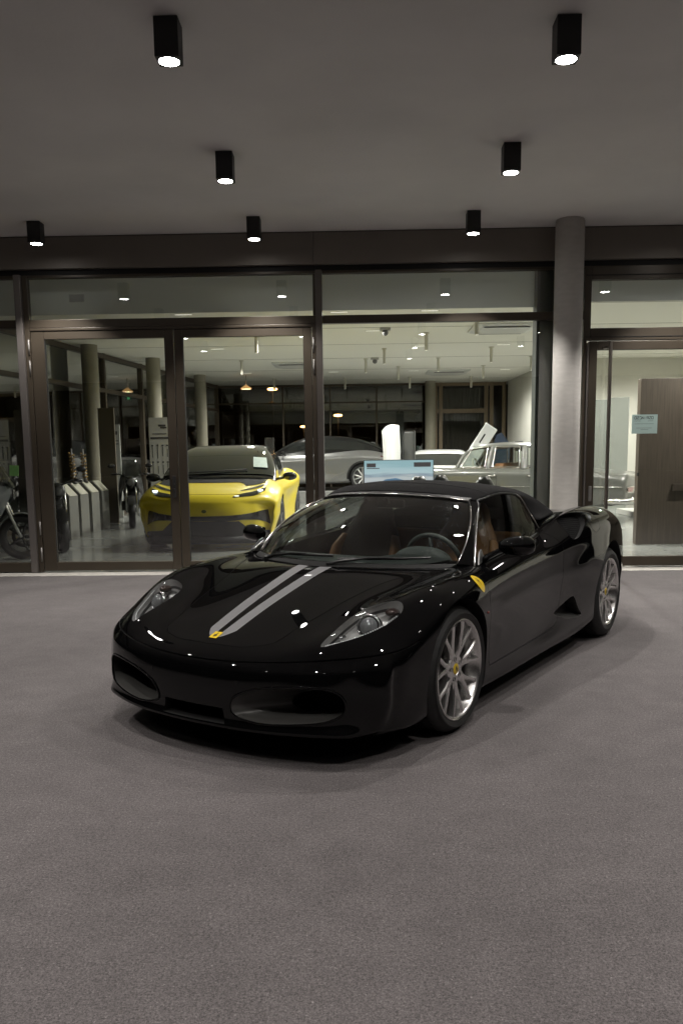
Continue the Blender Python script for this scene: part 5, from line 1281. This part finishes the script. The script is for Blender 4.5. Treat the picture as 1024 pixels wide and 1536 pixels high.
def build_bike(loc,rz,label,tank,fair=True,name='motorcycle',screen=False):
    root=thing(name,label,'motorcycle',loc,rz); V=Vector
    tm=mat('bike_%s'%('_'.join('%d'%int(c*100) for c in tank)),tank,.3,.2,coat=.6); bk=mat('bike_black',(.008,.008,.009),.4,noise=.1,nscale=30); ch=mat('bright_trim',(.62,.61,.59),.18,1.)
    for x in (.70,-.72):
        e=bpy.data.objects.new('wheel',None); COL.objects.link(e); e.parent=root; e.location=(x,0,.31)
        b=B(); b.lathe([(.22,-.05),(.255,-.065),(.29,-.06),(.308,-.03),(.312,0),(.308,.03),(.29,.06),(.255,.065),(.22,.05)],'y',40); b.obj('tyre',mat('tyre_rubber',(.012,.012,.012),.62),e)
        b=B(); b.lathe([(.225,-.05),(.205,-.04),(.20,0),(.205,.04),(.225,.05)],'y',40)
        for k in range(5): 
            a=2*math.pi*k/5; b.tube([(0,0,0),(.21*math.cos(a),0,.21*math.sin(a))],[.02,.013],8)
        b.cyl((0,-.06,0),(0,.06,0),.035,14); b.obj('rim',mat('bike_rim',(.05,.05,.05),.35,.6),e,sharp=40)
        b=B(); b.lathe([(.10,.06),(.15,.06),(.15,.066),(.10,.066)],'y',32); b.obj('brake_disc',mat('brake_steel',(.22,.21,.20),.38,1.),e)
    b=B()
    for s in (1,-1): b.tube([(.70,.09*s,.31),(.50,.09*s,.80),(.44,.09*s,.96)],[.028,.026,.022],10)
    b.obj('fork',ch,root)
    b=B(); b.tube([(.41,-.36,1.05),(.43,-.22,1.06),(.46,-.08,.99),(.46,.08,.99),(.43,.22,1.06),(.41,.36,1.05)],.014,8)
    for s in (1,-1): b.tube([(.42,.25*s,1.06),(.405,.37*s,1.05)],.02,8)
    hb=b.obj('handlebar',bk,root)
    for s in (1,-1):
        b=B(); b.tube([(.43,.26*s,1.06),(.46,.33*s,1.20)],.007,6); b.uv((.46,.36*s,1.22),.06,12,(.35,1.2,.7)); b.obj('mirror',bk,hb)
    b=B()
    R_=[]
    for x,w,zc,h in ((.42,.04,.86,.05),(.32,.13,.87,.13),(.12,.155,.87,.15),(-.08,.12,.83,.11),(-.20,.06,.78,.05)):
        R_.append([V((x,w*math.cos(a)*(1 if math.sin(a)>-.3 else .8),zc+h*math.sin(a))) for a in [2*math.pi*k/18 for k in range(18)]])
    b.loft(R_,True,True,True); b.obj('fuel_tank',tm,root)
    b=B(); R_=[]
    for x,w,zc,h in ((-.12,.07,.76,.03),(-.28,.14,.75,.05),(-.50,.13,.79,.05),(-.72,.10,.85,.05),(-.90,.05,.90,.025)):
        R_.append([V((x,w*math.cos(a),zc+h*math.sin(a))) for a in [2*math.pi*k/16 for k in range(16)]])
    b.loft(R_,True,True,True); b.obj('seat',bk,root)
    b=B(); b.b2((-.22,-.14,.30),(.22,.14,.62),.05); b.cyl((.10,-.2,.42),(.10,.2,.42),.10,20); b.cyl((.16,0,.55),(.30,0,.74),.085,16); b.cyl((-.06,0,.58),(-.16,0,.74),.085,16); b.obj('engine',mat('engine_grey',(.07,.07,.068),.4,.6,noise=.3,nscale=25),root,sharp=40)
    b=B()
    for s in (1,-1): b.tube([(.44,.03*s,.92),(.1,.13*s,.70),(-.30,.12*s,.60),(-.35,.11*s,.38),(-.72,.10*s,.31)],.024,8); b.tube([(-.25,.1*s,.70),(-.85,.07*s,.84)],.018,8)
    b.obj('frame',bk,root)
    b=B(); b.tube([(.28,.10,.55),(.34,.13,.34),(.10,.15,.20),(-.4,.17,.24),(-.60,.19,.32)],.026,10); b.tube([(-.55,.19,.30),(-1.0,.20,.42)],[.05,.06],14); b.obj('exhaust',ch,root)
    b=B(); R_=[[V((.70+r*math.cos(a),y,.31+r*math.sin(a))) for a in [R(30+k*11) for k in range(12)]] for y,r in ((-.075,.33),(0,.345),(.075,.33))]; b.patch(R_); b.obj('mudguard',tm if fair else bk,root)
    b=B(); b.uv((.56,0,.90),.10,18,(.8,1,1)); hl=b.obj('headlight',bk,root); b=B(); b.uv((.625,0,.90),.078,16,(.3,1,1)); b.obj('lens',mat('bike_lens',(.10,.10,.10),.1,.3,coat=1),hl)
    b=B(); b.uv((-.93,0,.84),.05,12,(.6,1.5,.7)); b.obj('tail_lamp',mat('tail_red',(.30,.012,.012),.15,coat=1),root)
    if fair:
        for s in (1,-1):
            b=B(); pts=[(.60,.10,.98),(.40,.20,1.0),(.10,.20,.74),(-.05,.22,.52),(.10,.23,.36),(.34,.22,.46),(.52,.17,.70)]; q=[V((x,y*s,z)) for x,y,z in pts]; skin(b,ear(q),None,0,4,lift=V((.0,.05*s,0))); b.obj('fairing',tm,root)
    if screen:
        b=B(); G=[[V((.56-.16*t,.20*(1-.25*t)*math.sin(a),.98+.34*t+.02*math.cos(a))) + V((.10*math.cos(a)*(1-t*.3),0,0)) for a in [R(-80+20*k) for k in range(9)]] for t in (0,.33,.66,1)]; b.patch(G); b.obj('screen',glass('bike_screen',(.45,.47,.46)),root)
    return root
def build_props():
    V=Vector
    # flat screen on a stand
    t=thing('flat_screen','bright flat screen showing a pale blue seaside picture behind the black roof','screen',(.66,14.0,0),R(2))
    W,Hh=1.14,.62; z0=.66
    b=B(); b.b2((-W/2-.012,.003,z0-.012),(W/2+.012,.05,z0+Hh+.012),.004); b.obj('casing',mat('powder_black',(.011,.011,.012),.5),t)
    m=bpy.data.materials.new('screen_picture'); m.use_nodes=True; nt=m.node_tree; L=nt.links; bs=nt.nodes['Principled BSDF']; tc=nt.nodes.new('ShaderNodeTexCoord'); sp=nt.nodes.new('ShaderNodeSeparateXYZ'); L.new(tc.outputs['Generated'],sp.inputs[0])
    ns=nt.nodes.new('ShaderNodeTexNoise'); ns.inputs['Scale'].default_value=3.; mp=nt.nodes.new('ShaderNodeMapping'); mp.inputs['Scale'].default_value=(.8,1,5); L.new(tc.outputs['Generated'],mp.inputs[0]); L.new(mp.outputs[0],ns.inputs['Vector'])
    ad=nt.nodes.new('ShaderNodeMath'); ad.operation='MULTIPLY_ADD'; L.new(ns.outputs['Fac'],ad.inputs[0]); ad.inputs[1].default_value=.22; L.new(sp.outputs[2],ad.inputs[2])
    cr=nt.nodes.new('ShaderNodeValToRGB'); L.new(ad.outputs[0],cr.inputs[0]); e=cr.color_ramp.elements; e[0].position=.15; e[0].color=(.24,.28,.36,1); e[1].position=1.; e[1].color=(.34,.54,.60,1)
    for p,c in ((.40,(.30,.34,.42,1)),(.52,(.62,.66,.70,1)),(.66,(.55,.60,.62,1)),(.72,(.30,.38,.46,1)),(.78,(.50,.66,.71,1)),(.90,(.44,.62,.68,1))):
        q=e.new(p); q.color=c
    L.new(cr.outputs[0],bs.inputs['Emission Color']); bs.inputs['Emission Strength'].default_value=1.0; bs.inputs['Base Color'].default_value=(.02,.02,.02,1); bs.inputs['Roughness'].default_value=.25
    b=B(); b.b2((-W/2,-.002,z0),(W/2,.002,z0+Hh)); pic=b.obj('display',m,t)
    b=B()
    b.b2((-.53,-.004,1.17),(-.38,-.0025,1.235)); b.b2((-.53,-.004,1.145),(-.32,-.0025,1.158)); b.b2((.25,-.004,1.17),(.53,-.0025,1.245)); b.obj('caption',mat('caption_dark',(.02,.025,.03),.5,emit=(.05,.03,.03),estr=.6),pic)
    b=B()
    car=[(-.42,.80),(-.36,.80),(-.34,.90),(-.22,.97),(-.05,.99),(.10,.95),(.22,.91),(.26,.82),(.26,.78),(-.42,.78)]
    vs=[b.v((x,-.0035,z)) for x,z in car]; b.face(vs); b.obj('pictured_car',mat('pictured_blue',(.03,.06,.1),.4,emit=(.12,.25,.42),estr=.6),pic)
    b=B(); b.cyl((0,.03,.04),(0,.03,z0),.03,14); b.b2((-.35,-.2,.0),(.35,.26,.04),.01); b.obj('stand',mat('powder_black'),t)
    # white fairing on a stand, grey panel beside
    t=thing('white_fairing','tall white curved body panel standing on end near the back windows','body panel',(.64,17.0,0),R(4))
    G=[]
    for k in range(13):
        u=k/12; G.append([V((-.17+.34*u+.03*math.sin(v*3),-.06*math.sin(u*math.pi*2.2)-.03*math.cos(u*9),.55+1.37*v+(.05*math.sin(u*2.6)-.08*(1-u)**6)*(v>.5))) for v in [q/12 for q in range(13)]])
    b=B(); b.patch(G); o=b.obj('panel',mat('fairing_white',(.72,.74,.74),.25,coat=.6),t); md=o.modifiers.new('t','SOLIDIFY'); md.thickness=.02
    b=B(); b.cyl((0,.06,0),(0,.06,.9),.02,10); b.b2((-.2,-.15,0),(.2,.25,.025),.005); b.obj('stand',mat('powder_black'),t)
    t=thing('grey_panel','dark grey display panel right of the white body panel','panel',(1.02,17.25,0),R(-12))
    b=B(); b.b2((-.13,-.015,.03),(.13,.015,1.86),.05); b.obj('board',mat('grey_board',(.06,.062,.06),.4),t); b=B(); b.b2((-.2,-.12,0),(.2,.12,.029)); b.obj('foot',mat('powder_black'),t)
    # leaning white board
    t=thing('leaning_board','white leaning board with a slot and dark blue edge behind the old saloon','board',(2.68,20.0,0),0)
    def tilt(b): 
        return b
    ang=R(33); M=Matrix.Rotation(ang,3,'Y')
    b=B(); b.box((0,0,1.32),(.32,.03,1.62),M,.012); b.obj('board',mat('fairing_white'),t)
    b=B(); b.box((.22,-.018,1.72),(.035,.006,.24),M); b.obj('slot',dkgap(),t)
    b=B(); b.prism([(.20,.55),(.62,.55),(.95,1.50),(.68,1.85),(.56,1.80)],'y',.03,.06); b.obj('blue_back',mat('navy_board',(.012,.028,.06),.5),t)
    b=B(); b.b2((-.6,-.1,0),(.5,.25,.08)); b.tube([(-.35,.0,.08),(-.35,0,.75)],.03,8); b.obj('foot',mat('powder_black'),t)
    # black chairs with rounded backs near the glass
    c0=None
    for (x,y,rz,l) in ((.92,13.2,R(10),'black pointed chair back in front of the flat screen'),(1.36,13.9,R(-20),'low black chair back right of the flat screen'),(1.84,12.6,R(15),'black glossy chair back before the old saloon')):
        if c0 is None:
            c0=thing('office_chair',l,'chair',(x,y,0),rz,'black swivel chairs'); bk=mat('chair_black',(.010,.010,.010),.28,coat=.4)
            b=B(); G=[]
            for k in range(9):
                u=k/8; hw=.23*math.sin(math.pi*(.22+.62*u))*(1-.25*u**4)
                G.append([V((hw*math.sin(a),-.06-.10*math.cos(a)+.10*u*0,.56+.56*u)) for a in [R(-80+20*q) for q in range(9)]])
            b.patch(G); bo=b.obj('backrest',bk,c0); md=bo.modifiers.new('t','SOLIDIFY'); md.thickness=.05
            b=B(); b.lathe([(0,.50),(.22,.49),(.25,.46),(.23,.42),(0,.41)],'z',28,(0,.06,0)); b.obj('seat',bk,c0)
            b=B(); b.cyl((0,.06,.08),(0,.06,.42),.03,12)
            for k in range(5): a=2*math.pi*k/5; b.tube([(0,.06,.09),(.28*math.cos(a),.06+.28*math.sin(a),.05)],[.025,.018],8); b.uv((.28*math.cos(a),.06+.28*math.sin(a),.03),.028,8)
            b.obj('base',mat('handle_steel',(.30,.27,.24),.3,.9),c0)
        else: dup(c0,(x,y,0),rz,l)
    # plinth under the suv
    b=B(); b.b2((-4.6,24.3,.003),(1.2,27.3,.34),.01); tag(b.obj('display_plinth',mat('plinth_grey',(.25,.25,.24),.5)),'low grey display plinth carrying the silver car','plinth')
    # white low plinth at the right door
    b=B(); b.b2((5.75,17.3,.003),(6.7,18.9,.12),.008); tag(b.obj('white_plinth',mat('plinth_white',(.62,.62,.58),.5)),'low white plinth under the tail of the old saloon','plinth')
    # black wall light beside the return wall
    b=B(); b.b2((4.60,24.9,1.55),(4.78,25.0,1.75),.02); b.cyl((4.69,25.,1.4),(4.69,25.,1.55),.01,8); b.b2((4.6,24.85,0),(4.78,25.1,1.4),.02) ; b.bm.free()
    t=thing('card_terminal','small black terminal on a slim post by the cream wall','terminal',(4.55,24.2,0)); b=B(); b.b2((-.13,-.03,1.42),(.13,.03,1.70),.03); b.obj('terminal_head',mat('powder_black'),t); b=B(); b.cyl((0,.02,0),(0,.02,1.42),.02,10); b.lathe([(0,0),(.15,0),(.15,.02),(0,.02)],'z',20); b.obj('post',mat('powder_black'),t)
    # small things at the left: green tag
    b=B(); b.box((-4.42,10.75,1.235),(.115,.004,.135),Matrix.Rotation(R(4),3,'Y')); tag(b.obj('green_tag',mat('green_card_glow',(.22,.42,.12),.6,noise=.3,nscale=40,emit=(.3,.6,.2),estr=.08)),'small green card hanging above the grey motorcycle','card')  # slight glow added to the card so it shows brighter
# ------------------------------------------------------------------ camera
def make_camera():
    f,p,r,yaw,cy,h=1257.14,.1382,-.0126,.0220,856.3,1.3908
    cam=bpy.data.cameras.new('camera'); o=bpy.data.objects.new('camera',cam); COL.objects.link(o)
    cam.sensor_fit='VERTICAL'; cam.sensor_height=36; cam.lens=f/1536*36; cam.shift_y=(cy-768)/1536; cam.clip_end=500; cam.clip_start=.05
    right=Vector((math.cos(yaw),math.sin(yaw),0)); fwd=Vector((-math.sin(yaw),math.cos(yaw),0)); up=Vector((0,0,1))
    f2=fwd*math.cos(p)-up*math.sin(p); u2=up*math.cos(p)+fwd*math.sin(p)
    r3=right*math.cos(r)+u2*math.sin(r); u3=u2*math.cos(r)-right*math.sin(r)
    M=Matrix((r3,u3,-f2)).transposed().to_4x4(); M.translation=(0,0,h); o.matrix_world=M
    SC.camera=o

# ------------------------------------------------------------------ light and assembly
w=bpy.data.worlds.new('World'); SC.world=w; w.use_nodes=True
bgn=w.node_tree.nodes['Background']; sky=w.node_tree.nodes.new('ShaderNodeTexSky'); sky.sky_type='NISHITA'; sky.sun_disc=False; sky.sun_elevation=R(-4.); sky.sun_rotation=R(200)
w.node_tree.links.new(sky.outputs[0],bgn.inputs[0]); bgn.inputs[1].default_value=.012
SC.view_settings.view_transform='Standard'; SC.view_settings.look='None'; SC.view_settings.exposure=0
build_place(); build_showroom()
build_roadster((-.2886,4.5793,0),-2.1263)
y=build_yellow((-2.25,13.12,0),R(-90)); y.scale=(1.05,1.075,1.03)
build_suv((-2.9,25.6,.345),R(180),'silver car with black roof side on behind the yellow car')
q=build_white((1.92,20.9,0),R(-98),'white low car with dark glass beside the old saloon'); q.scale=(1.12,1.12,1.12)
q=build_classic((1.58,18.95,0),R(154)); q.scale=(1.10,1.10,1.06)
build_bike((-5.36,11.35,0),R(14),'grey faired motorcycle close behind the glass at the left edge',(.13,.14,.15),True,screen=True)
build_bike((-4.72,12.9,0),R(-62),'black motorcycle between the door frame and the pedestals',(.015,.015,.016),False)
build_bike((-4.62,17.0,0),R(-75),'black scooter like motorcycle beside the yellow car and the price board',(.02,.02,.021),True,screen=True)
build_bike((1.95,26.4,0),R(118),'pale motorcycle far behind the flat screen',(.35,.40,.40),True)
build_props()
for o in [o for o in COL.objects if o.name.startswith('office_chair')]: o.scale=(.9,.9,.93)
make_camera()
c=SC.cycles; c.use_denoising=True; c.denoiser='OPENIMAGEDENOISE'; c.max_bounces=10; c.transparent_max_bounces=16; c.sample_clamp_indirect=4.; c.caustics_reflective=False; c.caustics_refractive=False; c.use_light_tree=True
SC.render.engine='CYCLES'
